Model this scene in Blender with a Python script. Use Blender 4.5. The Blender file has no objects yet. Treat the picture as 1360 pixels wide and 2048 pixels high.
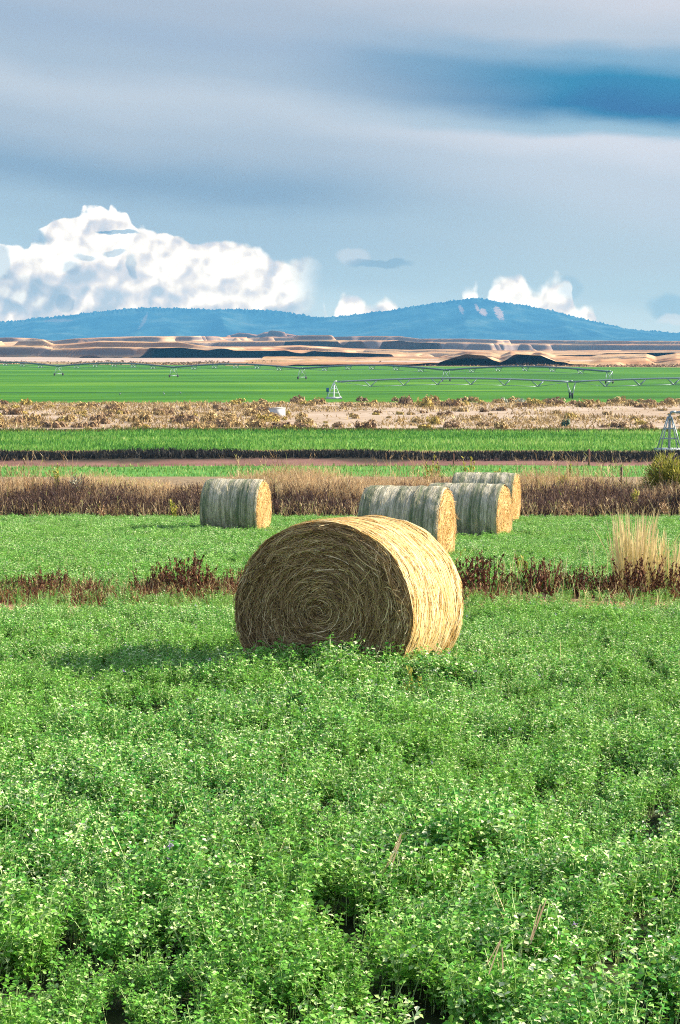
import bpy, math, random
import numpy as np
from mathutils import Vector, Matrix, noise as mnoise
R = math.radians
rng = np.random.default_rng(7)
random.seed(7)
S = bpy.context.scene
COL = S.collection
F = 3600.0                       # focal length in photo pixels (photo 1360 wide)
PT = math.atan((1024 - 690) / F)   # camera pitch
SP, CP = math.sin(PT), math.cos(PT)
EXPO = 1.5
HAZE = 9.5e-5
HZ_TOP, HZ_FAR = 345., 12700.
SUN_EL, SUN_AZ = 27.0, 14.0      # azimuth of sun from +X towards +Y

# ------------------------------------------------------------------ helpers
def ray(px, py):
    dx = (px - 680) / F; dy = -(py - 1024) / F
    yy = CP + dy * SP
    return dx / yy, (-SP + dy * CP) / yy      # X per metre of Y, Z per metre of Y

def sstep(a, b, x):
    t = np.clip((np.asarray(x, float) - a) / (b - a), 0, 1)
    return t * t * (3 - 2 * t)

def vnoise(x, y, seed=0):
    """cheap 2-D value noise, numpy"""
    x = np.asarray(x, float); y = np.asarray(y, float)
    xi = np.floor(x).astype(np.int64); yi = np.floor(y).astype(np.int64)
    fx = x - xi; fy = y - yi
    fx = fx * fx * (3 - 2 * fx); fy = fy * fy * (3 - 2 * fy)
    def h(i, j):
        n = (i * 374761393 + j * 668265263 + seed * 144665) & 0x7fffffff
        n = ((n ^ (n >> 13)) * 1274126177) & 0x7fffffff
        return ((n ^ (n >> 16)) & 0xffff) / 65535.0
    a = h(xi, yi); b = h(xi + 1, yi); c = h(xi, yi + 1); d = h(xi + 1, yi + 1)
    return (a * (1 - fx) + b * fx) * (1 - fy) + (c * (1 - fx) + d * fx) * fy

def fbm(x, y, o=4, seed=0):
    s = 0; a = .5; t = 0
    for k in range(o):
        s = s + a * vnoise(x * 2 ** k + 17.3 * k, y * 2 ** k - 9.1 * k, seed + k); t += a; a *= .5
    return s / t

def ground_z(x, y):
    x = np.asarray(x, float); y = np.asarray(y, float)
    z = -2.12 - .064 * np.maximum(y, -3)
    # berm in front of the ditch, then the ground drops to the valley floor
    crest = -6.04 + .55 * sstep(61, 64, y)
    z = np.where(y > 60.5, np.minimum(crest, 99), z)
    z = np.where(y > 61, -6.024 + .55 * sstep(61, 64, y), z)
    drop = sstep(66, 146, y)
    z = np.where(y > 65.5, (-5.474) * (1 - drop) + (-10.7) * drop, z)
    z = z + .55 * sstep(162, 164.5, y) * (1 - sstep(168, 178, y))
    near = 1 - sstep(70, 120, y)
    z = z + near * (.05 * (fbm(x * .9, y * .9, 3, 5) - .5))
    z = z + (1 - near) * (1 - sstep(700, 900, y)) * .25 * (fbm(x * .05, y * .05, 3, 6) - .5)
    return z

def gz(x, y): return float(ground_z(np.array([x]), np.array([y]))[0])

def mesh_np(name, V, Fc, mat, parent=None, smooth=False, attrs=None, link=True):
    """V (n,3), Fc: (m,3|4) array or list of them"""
    me = bpy.data.meshes.new(name)
    if not isinstance(Fc, (list, tuple)): Fc = [Fc]
    Fc = [np.asarray(f, np.int32) for f in Fc if len(f)]
    V = np.asarray(V, np.float32)
    me.vertices.add(len(V)); me.vertices.foreach_set('co', V.ravel())
    nl = sum(f.size for f in Fc); npoly = sum(len(f) for f in Fc)
    me.loops.add(nl); me.polygons.add(npoly)
    me.loops.foreach_set('vertex_index', np.concatenate([f.ravel() for f in Fc]))
    tot = np.concatenate([np.full(len(f), f.shape[1], np.int32) for f in Fc])
    st = np.concatenate([[0], np.cumsum(tot)[:-1]]).astype(np.int32)
    me.polygons.foreach_set('loop_start', st)
    me.polygons.foreach_set('loop_total', tot)
    if smooth: me.polygons.foreach_set('use_smooth', np.ones(npoly, bool))
    if attrs:
        for k, a in attrs.items():
            at = me.attributes.new(k, 'FLOAT', 'POINT')
            at.data.foreach_set('value', np.asarray(a, np.float32))
    me.update(calc_edges=True)
    if mat: me.materials.append(mat)
    o = bpy.data.objects.new(name, me)
    if link: COL.objects.link(o)
    if parent: o.parent = parent
    return o

class Soup:
    """collects quads/tris with a float attribute 'tint'"""
    def __init__(s): s.V = []; s.Q = []; s.T = []; s.A = []; s.n = 0
    def add(s, V, Q=None, T=None, tint=0.5):
        V = np.asarray(V, float).reshape(-1, 3)
        if Q is not None: s.Q.append(np.asarray(Q) + s.n)
        if T is not None: s.T.append(np.asarray(T) + s.n)
        s.A.append(np.broadcast_to(np.asarray(tint, float), (len(V),)).copy())
        s.V.append(V); s.n += len(V)
    def ribbons(s, P, W, side, tint):
        """P (n,k,3), W (n,k) half widths, side (n,3) or (n,k,3), tint (n,) or (n,k)"""
        n, k, _ = P.shape
        if side.ndim == 2: side = side[:, None, :]
        side = side / (np.linalg.norm(side, axis=-1, keepdims=True) + 1e-9)
        A = P - side * W[..., None]; B = P + side * W[..., None]
        V = np.stack([A, B], 2).reshape(-1, 3)
        b = (np.arange(n) * 2 * k)[:, None] + (np.arange(k - 1) * 2)[None]
        Q = np.stack([b, b + 1, b + 3, b + 2], -1).reshape(-1, 4)
        t = np.asarray(tint, float)
        if t.ndim == 1: t = np.repeat(t[:, None], k, 1)
        s.add(V, Q=Q, tint=np.repeat(t, 2, axis=1).ravel())
    def tube(s, pts, r, seg=6, tint=.5, closed=True):
        P = np.asarray(pts, float); k = len(P)
        r = np.broadcast_to(np.asarray(r, float), (k,))
        d = np.gradient(P, axis=0) if k > 2 else np.repeat((P[1] - P[0])[None], 2, 0)
        d /= np.linalg.norm(d, axis=1, keepdims=True) + 1e-9
        up = np.where(np.abs(d[:, 2:3]) > .9, np.array([[1., 0, 0]]), np.array([[0, 0, 1.]]))
        a = np.cross(d, up); a /= np.linalg.norm(a, axis=1, keepdims=True); b = np.cross(d, a)
        an = np.linspace(0, 2 * math.pi, seg, endpoint=False)
        V = P[:, None] + r[:, None, None] * (a[:, None] * np.cos(an)[None, :, None] + b[:, None] * np.sin(an)[None, :, None])
        V = V.reshape(-1, 3)
        Q = []
        for i in range(k - 1):
            for j in range(seg):
                Q.append([i * seg + j, i * seg + (j + 1) % seg, (i + 1) * seg + (j + 1) % seg, (i + 1) * seg + j])
        V = np.vstack([V, P[0], P[-1]]); T = []
        for j in range(seg):
            T.append([k * seg, (j + 1) % seg, j]); T.append([k * seg + 1, (k - 1) * seg + j, (k - 1) * seg + (j + 1) % seg])
        s.add(V, Q=Q, T=T, tint=tint)
    def box(s, c, sz, rot=0, tint=.5, taper=1.0):
        x, y, z = [v / 2 for v in sz]
        V = np.array([[-x, -y, -z], [x, -y, -z], [x, y, -z], [-x, y, -z], [-x * taper, -y * taper, z], [x * taper, -y * taper, z], [x * taper, y * taper, z], [-x * taper, y * taper, z]])
        c_, s_ = math.cos(rot), math.sin(rot)
        V = V @ np.array([[c_, s_, 0], [-s_, c_, 0], [0, 0, 1]]) + np.array(c)
        s.add(V, Q=[[0, 3, 2, 1], [4, 5, 6, 7], [0, 1, 5, 4], [1, 2, 6, 5], [2, 3, 7, 6], [3, 0, 4, 7]], tint=tint)
    def build(s, name, mat, parent=None, smooth=False, link=True):
        Fc = []
        if s.Q: Fc.append(np.vstack(s.Q))
        if s.T: Fc.append(np.vstack(s.T))
        return mesh_np(name, np.vstack(s.V), Fc, mat, parent, smooth, {'tint': np.concatenate(s.A)}, link)

def tag(o, label=None, cat=None, group=None, kind=None):
    if label: o['label'] = label
    if cat: o['category'] = cat
    if group: o['group'] = group
    if kind: o['kind'] = kind
    return o
def empty(name, loc, rot=(0, 0, 0)):
    o = bpy.data.objects.new(name, None); COL.objects.link(o); o.location = loc; o.rotation_euler = rot
    o.empty_display_size = .3
    return o

# ------------------------------------------------------------------ node helpers
def newmat(name):
    m = bpy.data.materials.new(name); m.use_nodes = True
    nt = m.node_tree; nt.nodes.clear()
    return m, nt
class G:
    def __init__(s, nt): s.nt = nt
    def n(s, typ, **kw):
        nd = s.nt.nodes.new(typ)
        ins = kw.pop('ins', {})
        for k, v in kw.items(): setattr(nd, k, v)
        for k, v in ins.items(): s.set(nd.inputs[k], v)
        return nd
    def set(s, sock, v):
        if isinstance(v, bpy.types.NodeSocket): s.nt.links.new(v, sock)
        else:
            if sock.type == 'RGBA' and len(v) == 3: v = (*v, 1)
            sock.default_value = v
    def m(s, op, a, b=0.0, c=0.0, clamp=False):
        nd = s.nt.nodes.new('ShaderNodeMath'); nd.operation = op; nd.use_clamp = clamp
        s.set(nd.inputs[0], a); s.set(nd.inputs[1], b); s.set(nd.inputs[2], c)
        return nd.outputs[0]
    def mix(s, f, a, b, blend='MIX'):
        nd = s.nt.nodes.new('ShaderNodeMix'); nd.data_type = 'RGBA'; nd.blend_type = blend
        s.set(nd.inputs[0], f); s.set(nd.inputs[6], a); s.set(nd.inputs[7], b)
        return nd.outputs[2]
    def ramp(s, f, stops, interp='LINEAR'):
        nd = s.nt.nodes.new('ShaderNodeValToRGB'); s.set(nd.inputs[0], f)
        cr = nd.color_ramp; cr.interpolation = interp
        while len(cr.elements) < len(stops): cr.elements.new(.5)
        for e, (p, c) in zip(cr.elements, stops):
            e.position = p
            e.color = (c, c, c, 1) if isinstance(c, (int, float)) else ((*c, 1) if len(c) == 3 else c)
        return nd.outputs[0]
    def mr(s, v, a, b, c=0., d=1., smooth=True):
        nd = s.nt.nodes.new('ShaderNodeMapRange'); nd.interpolation_type = 'SMOOTHSTEP' if smooth else 'LINEAR'
        s.set(nd.inputs[0], v); s.set(nd.inputs[1], a); s.set(nd.inputs[2], b); s.set(nd.inputs[3], c); s.set(nd.inputs[4], d)
        return nd.outputs[0]
    def noise(s, vec, scale, detail=4, rough=.5, dist=0, dims='3D'):
        nd = s.nt.nodes.new('ShaderNodeTexNoise'); nd.noise_dimensions = dims
        s.set(nd.inputs['Vector'], vec); s.set(nd.inputs['Scale'], scale); s.set(nd.inputs['Detail'], detail)
        s.set(nd.inputs['Roughness'], rough); s.set(nd.inputs['Distortion'], dist)
        return nd.outputs['Fac']
    def mapping(s, vec, scale=(1, 1, 1), loc=(0, 0, 0), rot=(0, 0, 0)):
        nd = s.nt.nodes.new('ShaderNodeMapping'); s.set(nd.inputs[0], vec)
        nd.inputs['Scale'].default_value = scale; nd.inputs['Location'].default_value = loc; nd.inputs['Rotation'].default_value = rot
        return nd.outputs[0]
    def sep(s, v):
        nd = s.nt.nodes.new('ShaderNodeSeparateXYZ'); s.set(nd.inputs[0], v); return nd.outputs
    def comb(s, x, y, z):
        nd = s.nt.nodes.new('ShaderNodeCombineXYZ'); s.set(nd.inputs[0], x); s.set(nd.inputs[1], y); s.set(nd.inputs[2], z); return nd.outputs[0]
    def bump(s, h, strength=.5, dist=.02):
        nd = s.nt.nodes.new('ShaderNodeBump'); s.set(nd.inputs['Height'], h); nd.inputs['Strength'].default_value = strength
        nd.inputs['Distance'].default_value = dist; return nd.outputs[0]
    def attr(s, name):
        nd = s.nt.nodes.new('ShaderNodeAttribute'); nd.attribute_name = name; return nd.outputs['Fac']
    def pos(s):
        return s.nt.nodes.new('ShaderNodeNewGeometry').outputs['Position']
    def obj(s):
        return s.nt.nodes.new('ShaderNodeTexCoord').outputs['Object']
    def out(s, col, rough=.8, normal=None, spec=.3, metal=0., trans=0., transcol=None):
        p = s.nt.nodes.new('ShaderNodeBsdfPrincipled')
        s.set(p.inputs['Base Color'], col); s.set(p.inputs['Roughness'], rough)
        s.set(p.inputs['Specular IOR Level'], spec); s.set(p.inputs['Metallic'], metal)
        if normal is not None: s.set(p.inputs['Normal'], normal)
        o = s.nt.nodes.new('ShaderNodeOutputMaterial'); sh = p.outputs[0]
        if trans:
            t = s.nt.nodes.new('ShaderNodeBsdfTranslucent'); s.set(t.inputs[0], transcol if transcol is not None else col)
            mx = s.nt.nodes.new('ShaderNodeMixShader'); mx.inputs[0].default_value = trans
            s.nt.links.new(sh, mx.inputs[1]); s.nt.links.new(t.outputs[0], mx.inputs[2]); sh = mx.outputs[0]
        s.nt.links.new(sh, o.inputs[0])
def lin(r, g, b):
    f = lambda c: (c / 255 / 12.92) if c / 255 <= .04045 else ((c / 255 + .055) / 1.055) ** 2.4
    return (f(r), f(g), f(b))

def ribbon_mat(name, stops, rough=.7, spec=.25, trans=.25, back=None):
    m, nt = newmat(name); g = G(nt)
    c = g.ramp(g.attr('tint'), stops)
    if back is not None:
        bf = nt.nodes.new('ShaderNodeNewGeometry').outputs['Backfacing']
        c = g.mix(g.m('MULTIPLY', bf, back[1]), c, back[0])
    g.out(c, rough=rough, spec=spec, trans=trans)
    return m

# ------------------------------------------------------------------ materials
M = {}
M['leaf'] = None
def leaf_material(name, inst=True):
    m, nt = newmat(name); g = G(nt)
    t = g.attr('tint')
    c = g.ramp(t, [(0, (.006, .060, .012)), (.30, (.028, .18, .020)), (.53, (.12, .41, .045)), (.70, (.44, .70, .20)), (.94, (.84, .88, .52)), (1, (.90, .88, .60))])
    rnd = nt.nodes.new('ShaderNodeObjectInfo').outputs['Random']
    pos = g.pos()
    big = g.noise(pos, .55, 3, .6)
    c = g.mix(g.mr(big, .42, .62, 0, .50), c, (.17, .38, .030))
    c = g.mix(g.mr(rnd, .0, 1., 0, .35), c, (.12, .36, .07))
    bf = nt.nodes.new('ShaderNodeNewGeometry').outputs['Backfacing']
    c = g.mix(g.m('MULTIPLY', bf, .45), c, (.24, .48, .13))
    g.out(c, rough=.5, spec=.10, trans=.20, transcol=g.mix(.5, c, (.36, .60, .05)))
    return m
M['leaf'] = leaf_material('alfalfa_leaf')
M['bloom'] = ribbon_mat('alfalfa_bloom', [(0, (.30, .20, .45)), (1, (.5, .42, .62))])
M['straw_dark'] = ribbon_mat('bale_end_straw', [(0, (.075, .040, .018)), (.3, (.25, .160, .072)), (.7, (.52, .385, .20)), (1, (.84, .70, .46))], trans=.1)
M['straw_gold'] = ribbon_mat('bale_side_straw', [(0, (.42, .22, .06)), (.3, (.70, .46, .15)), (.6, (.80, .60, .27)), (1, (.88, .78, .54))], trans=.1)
M['straw_orange'] = ribbon_mat('bale_end_gold_straw', [(0, (.34, .19, .06)), (.4, (.58, .38, .15)), (.8, (.72, .54, .27)), (1, (.80, .68, .44))], trans=.1)
M['straw_grey'] = ribbon_mat('bale_weathered_straw', [(0, (.11, .15, .065)), (.35, (.26, .26, .14)), (.7, (.54, .47, .31)), (1, (.80, .68, .45))], trans=.1)
M['net'] = ribbon_mat('net_cord', [(0, (.72, .60, .36)), (1, (.86, .78, .58))], trans=.2)
M['net_grey'] = ribbon_mat('net_cord_weathered', [(0, (.12, .13, .12)), (1, (.25, .26, .25))], trans=.2)
M['dark_weed'] = ribbon_mat('dark_dead_weeds', [(0, (.040, .022, .020)), (.4, (.12, .070, .060)), (.75, (.30, .19, .13)), (.95, (.56, .38, .20)), (1, (.22, .28, .05))])
M['tan_grass'] = ribbon_mat('dry_tan_grass', [(0, (.18, .115, .055)), (.4, (.44, .29, .14)), (.8, (.68, .50, .29)), (.93, (.80, .66, .40)), (1, (.38, .42, .08))])
M['pale_grass'] = ribbon_mat('pale_straw_grass', [(0, (.26, .28, .09)), (.4, (.56, .47, .20)), (1, (.86, .70, .40))])
M['dock'] = ribbon_mat('dock_redbrown', [(0, (.030, .011, .007)), (.5, (.10, .038, .018)), (.85, (.21, .085, .04)), (1, (.36, .20, .08))], trans=.12)
M['yellow_weed'] = ribbon_mat('yellow_green_weed', [(0, (.12, .15, .03)), (.5, (.34, .33, .05)), (1, (.62, .55, .12))])
M['olive_bush'] = ribbon_mat('olive_bush', [(0, (.05, .06, .014)), (.4, (.17, .18, .035)), (.8, (.42, .40, .06)), (1, (.66, .56, .10))])
M['sage_tan'] = ribbon_mat('tan_scrub', [(0, (.12, .075, .03)), (.4, (.34, .23, .09)), (.8, (.50, .36, .15)), (1, (.60, .48, .24))], trans=.1)
M['sage_brown'] = ribbon_mat('brown_scrub', [(0, (.10, .055, .03)), (.5, (.26, .16, .08)), (1, (.46, .32, .16))], trans=.1)
M['sage_gold'] = ribbon_mat('golden_scrub', [(0, (.16, .11, .02)), (.5, (.42, .31, .07)), (1, (.60, .48, .12))], trans=.1)
M['sage_pale'] = ribbon_mat('pale_scrub', [(0, (.22, .24, .16)), (1, (.55, .56, .44))], trans=.1)
M['sage_green'] = ribbon_mat('dark_green_scrub', [(0, (.03, .07, .04)), (1, (.12, .22, .13))], trans=.1)
M['midcrop'] = ribbon_mat('mid_crop', [(0, (.035, .14, .02)), (.4, (.13, .31, .045)), (.8, (.32, .48, .11)), (1, (.52, .55, .22))], trans=.3)
M['midcrop2'] = ribbon_mat('green_blades', [(0, (.05, .17, .03)), (.4, (.13, .33, .06)), (.8, (.30, .48, .16)), (1, (.50, .55, .26))], trans=.3)
M['ditch_weed'] = ribbon_mat('ditch_weeds', [(0, (.016, .015, .016)), (.6, (.05, .045, .035)), (.85, (.13, .11, .06)), (1, (.30, .30, .08))])
M['dead_brown'] = ribbon_mat('dead_brown_weeds', [(0, (.05, .02, .012)), (.5, (.16, .07, .035)), (.9, (.40, .22, .10)), (1, (.30, .32, .08))], trans=.12)
M['litter'] = ribbon_mat('straw_litter', [(0, (.20, .10, .05)), (.5, (.48, .28, .15)), (1, (.72, .52, .32))], trans=.1)

def plain(name, col, rough=.5, metal=0., spec=.4, nscale=6, amt=.25, col2=None):
    m, nt = newmat(name); g = G(nt)
    n = g.noise(g.obj(), nscale, 4, .6)
    c = g.mix(g.mr(n, .35, .7, 0, amt), col, col2 or tuple(v * .5 for v in col))
    g.out(c, rough=rough, metal=metal, spec=spec, normal=g.bump(n, .2, .01))
    return m
M['steel'] = plain('galvanised_steel', (.26, .32, .36), .45, .35)
M['steel_dark'] = plain('old_galvanised_steel', (.16, .22, .24), .5, .3)
M['white_steel'] = plain('white_painted_steel', (.78, .80, .80), .5, amt=.15)
M['tyre'] = plain('tyre_rubber', (.02, .02, .022), .8)
M['rim'] = plain('wheel_rim', (.35, .38, .42), .5, .4)
M['blue_box'] = plain('blue_control_box', (.05, .16, .32), .4)
M['concrete'] = plain('pale_concrete', (.52, .54, .55), .8, amt=.2)
M['wood_dark'] = plain('weathered_post', (.05, .04, .035), .8)
M['wood_red'] = plain('rust_post', (.20, .08, .05), .8)
M['feather'] = plain('grey_feather', (.22, .25, .28), .7)
M['beak'] = plain('dark_beak', (.05, .05, .05), .5)

def bale_core(name, cols, stripes):
    m, nt = newmat(name); g = G(nt)
    o = g.obj()
    if stripes:
        a = g.noise(g.mapping(o, (.25, 7.5, .25)), 1.0, 4, .6, .6)
        b = g.noise(g.mapping(o, (3, 12, 3)), 1.0, 4, .7)
        f = g.m('ADD', g.m('MULTIPLY', a, .75), g.m('MULTIPLY', b, .35))
        c = g.ramp(f, [(.42, cols[0]), (.51, cols[1]), (.59, cols[2]), (.70, cols[3])])
        nn = b
    else:
        nn = g.noise(g.mapping(o, (9, 9, 9)), 3.0, 6, .75)
        c = g.ramp(nn, [(.3, cols[0]), (.45, cols[1]), (.6, cols[2]), (.72, cols[3])])
    fine = g.noise(o, 60, 4, .7)
    g.out(c, rough=.85, spec=.2, normal=g.bump(g.m('ADD', nn, fine), .8, .02))
    return m
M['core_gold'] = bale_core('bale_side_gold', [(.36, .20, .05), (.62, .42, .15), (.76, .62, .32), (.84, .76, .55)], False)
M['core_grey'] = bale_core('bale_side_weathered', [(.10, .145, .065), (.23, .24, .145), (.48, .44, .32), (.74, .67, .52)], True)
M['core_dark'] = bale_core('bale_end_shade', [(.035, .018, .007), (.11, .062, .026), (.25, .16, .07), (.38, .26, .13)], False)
M['core_orange'] = bale_core('bale_end_gold', [(.30, .15, .04), (.55, .33, .10), (.70, .48, .20), (.80, .64, .36)], False)

# ground with its fields
def ground_material():
    m, nt = newmat('ground_soil_and_fields'); g = G(nt)
    p = g.pos(); x, y, z = g.sep(p)
    wob = g.m('MULTIPLY', g.m('SUBTRACT', g.noise(g.mapping(p, (.02, .02, .02)), 1, 4, .6), .5), 26)
    far_ = g.mr(y, 90, 120)
    y = g.m('ADD', y, g.m('MULTIPLY', far_, g.m('MULTIPLY', g.m('SUBTRACT', g.noise(g.mapping(p, (.09, .09, .09)), 1, 4, .7), .5), 5)))
    nf = g.noise(p, 3.0, 6, .7); nm = g.noise(g.mapping(p, (.12, .5, .5)), 1, 5, .65)
    soil = g.ramp(nf, [(.3, (.014, .022, .008)), (.55, (.030, .040, .014)), (.75, (.06, .06, .028))])
    strip = g.ramp(nf, [(.3, (.22, .11, .06)), (.55, (.42, .24, .14)), (.75, (.58, .40, .25))])
    c = g.mix(g.m('MULTIPLY', g.mr(y, 23.6, 24.6), g.mr(y, 28.6, 29.4, 1, 0)), soil, strip)
    dry = g.ramp(nf, [(.3, (.12, .085, .05)), (.7, (.34, .25, .15))])
    c = g.mix(g.mr(y, 60, 62), c, dry)
    stub = g.ramp(nm, [(.3, (.06, .18, .03)), (.55, (.10, .26, .05)), (.8, (.22, .30, .10))])
    c = g.mix(g.mr(y, 110, 132), c, stub)
    pink = g.ramp(nm, [(.3, (.13, .06, .05)), (.7, (.25, .14, .11))])
    c = g.mix(g.mr(y, 159.4, 160.2), c, pink)
    c = g.mix(g.mr(y, 162.5, 164), c, (.055, .045, .032))
    c = g.mix(g.mr(y, 171, 177), c, (.30, .30, .13))
    crop = g.ramp(nm, [(.3, (.05, .18, .02)), (.5, (.085, .25, .03)), (.75, (.15, .32, .06))])
    c = g.mix(g.mr(y, 178, 184), c, crop)
    nb = g.noise(g.mapping(p, (.035, .14, .5)), 1, 6, .7)
    nb2 = g.noise(g.mapping(p, (.4, .9, 1)), 1, 5, .7)
    bare = g.ramp(g.m('ADD', g.m('MULTIPLY', nb, .6), g.m('MULTIPLY', nb2, .4)), [(.38, (.24, .16, .09)), (.50, (.37, .28, .20)), (.62, (.48, .39, .31))])
    c = g.mix(g.mr(y, 223, 226), c, (.11, .085, .035))
    c = g.mix(g.mr(y, 226, 231), c, bare)
    # far green field : long drill rows, wheel tracks and paler patches
    nl = g.noise(g.mapping(p, (.006, .035, .5)), 1, 5, .6)
    nh = g.noise(g.mapping(p, (.03, .11, .5)), 1, 5, .7)
    green = g.ramp(g.m('ADD', g.m('MULTIPLY', nl, .65), g.m('MULTIPLY', nh, .35)), [(.36, (.018, .085, .005)), (.47, (.040, .150, .008)), (.56, (.075, .205, .010)), (.66, (.18, .30, .025))])
    track = g.m('SUBTRACT', y, g.m('MULTIPLY', x, .10))
    tr = g.m('MAXIMUM', g.mr(g.m('ABSOLUTE', g.m('SUBTRACT', track, 414)), 1.5, 5, .75, 0), g.mr(g.m('ABSOLUTE', g.m('SUBTRACT', track, 530)), 3, 9, .4, 0))
    green = g.mix(tr, green, (.010, .055, .012))
    c = g.mix(g.mr(g.m('ADD', y, g.m('MULTIPLY', wob, .12)), 333, 338), c, green)
    edge = g.m('ADD', g.m('ADD', y, g.m('MULTIPLY', wob, .4)), g.m('MULTIPLY', x, .42))
    brown = g.ramp(nh, [(.35, (.16, .10, .04)), (.6, (.36, .24, .12))])
    c = g.mix(g.mr(edge, 925, 940), c, brown)
    plainc = g.ramp(nl, [(.35, (.36, .25, .19)), (.65, (.50, .39, .32))])
    c = g.mix(g.mr(edge, 1060, 1110), c, plainc)
    g.out(c, rough=.95, spec=.1, normal=g.bump(g.m('ADD', nf, nm), .6, .06))
    return m
M['ground'] = ground_material()

# ------------------------------------------------------------------ ground sheet
def build_ground():
    Y = np.concatenate([np.linspace(-80, 0, 8, endpoint=False), np.linspace(0, 32, 90, endpoint=False), np.linspace(32, 70, 90, endpoint=False),
                        np.linspace(70, 200, 110, endpoint=False), np.linspace(200, 400, 60, endpoint=False), np.linspace(400, 1500, 40, endpoint=False), np.linspace(1500, 13000, 30)])
    h = np.concatenate([np.linspace(0, 16, 60, endpoint=False), np.linspace(16, 80, 32, endpoint=False), np.geomspace(80, 6000, 24)])
    X = np.concatenate([-h[:0:-1], h])
    XX, YY = np.meshgrid(X, Y)
    ZZ = ground_z(XX, YY)
    V = np.stack([XX, YY, ZZ], -1).reshape(-1, 3)
    ny, nx = XX.shape
    i = (np.arange(ny - 1)[:, None] * nx + np.arange(nx - 1)[None]).ravel()
    Q = np.stack([i, i + 1, i + nx + 1, i + nx], -1)
    o = mesh_np('ground', V, Q, M['ground'], smooth=True); tag(o, kind='structure')
build_ground()

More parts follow.
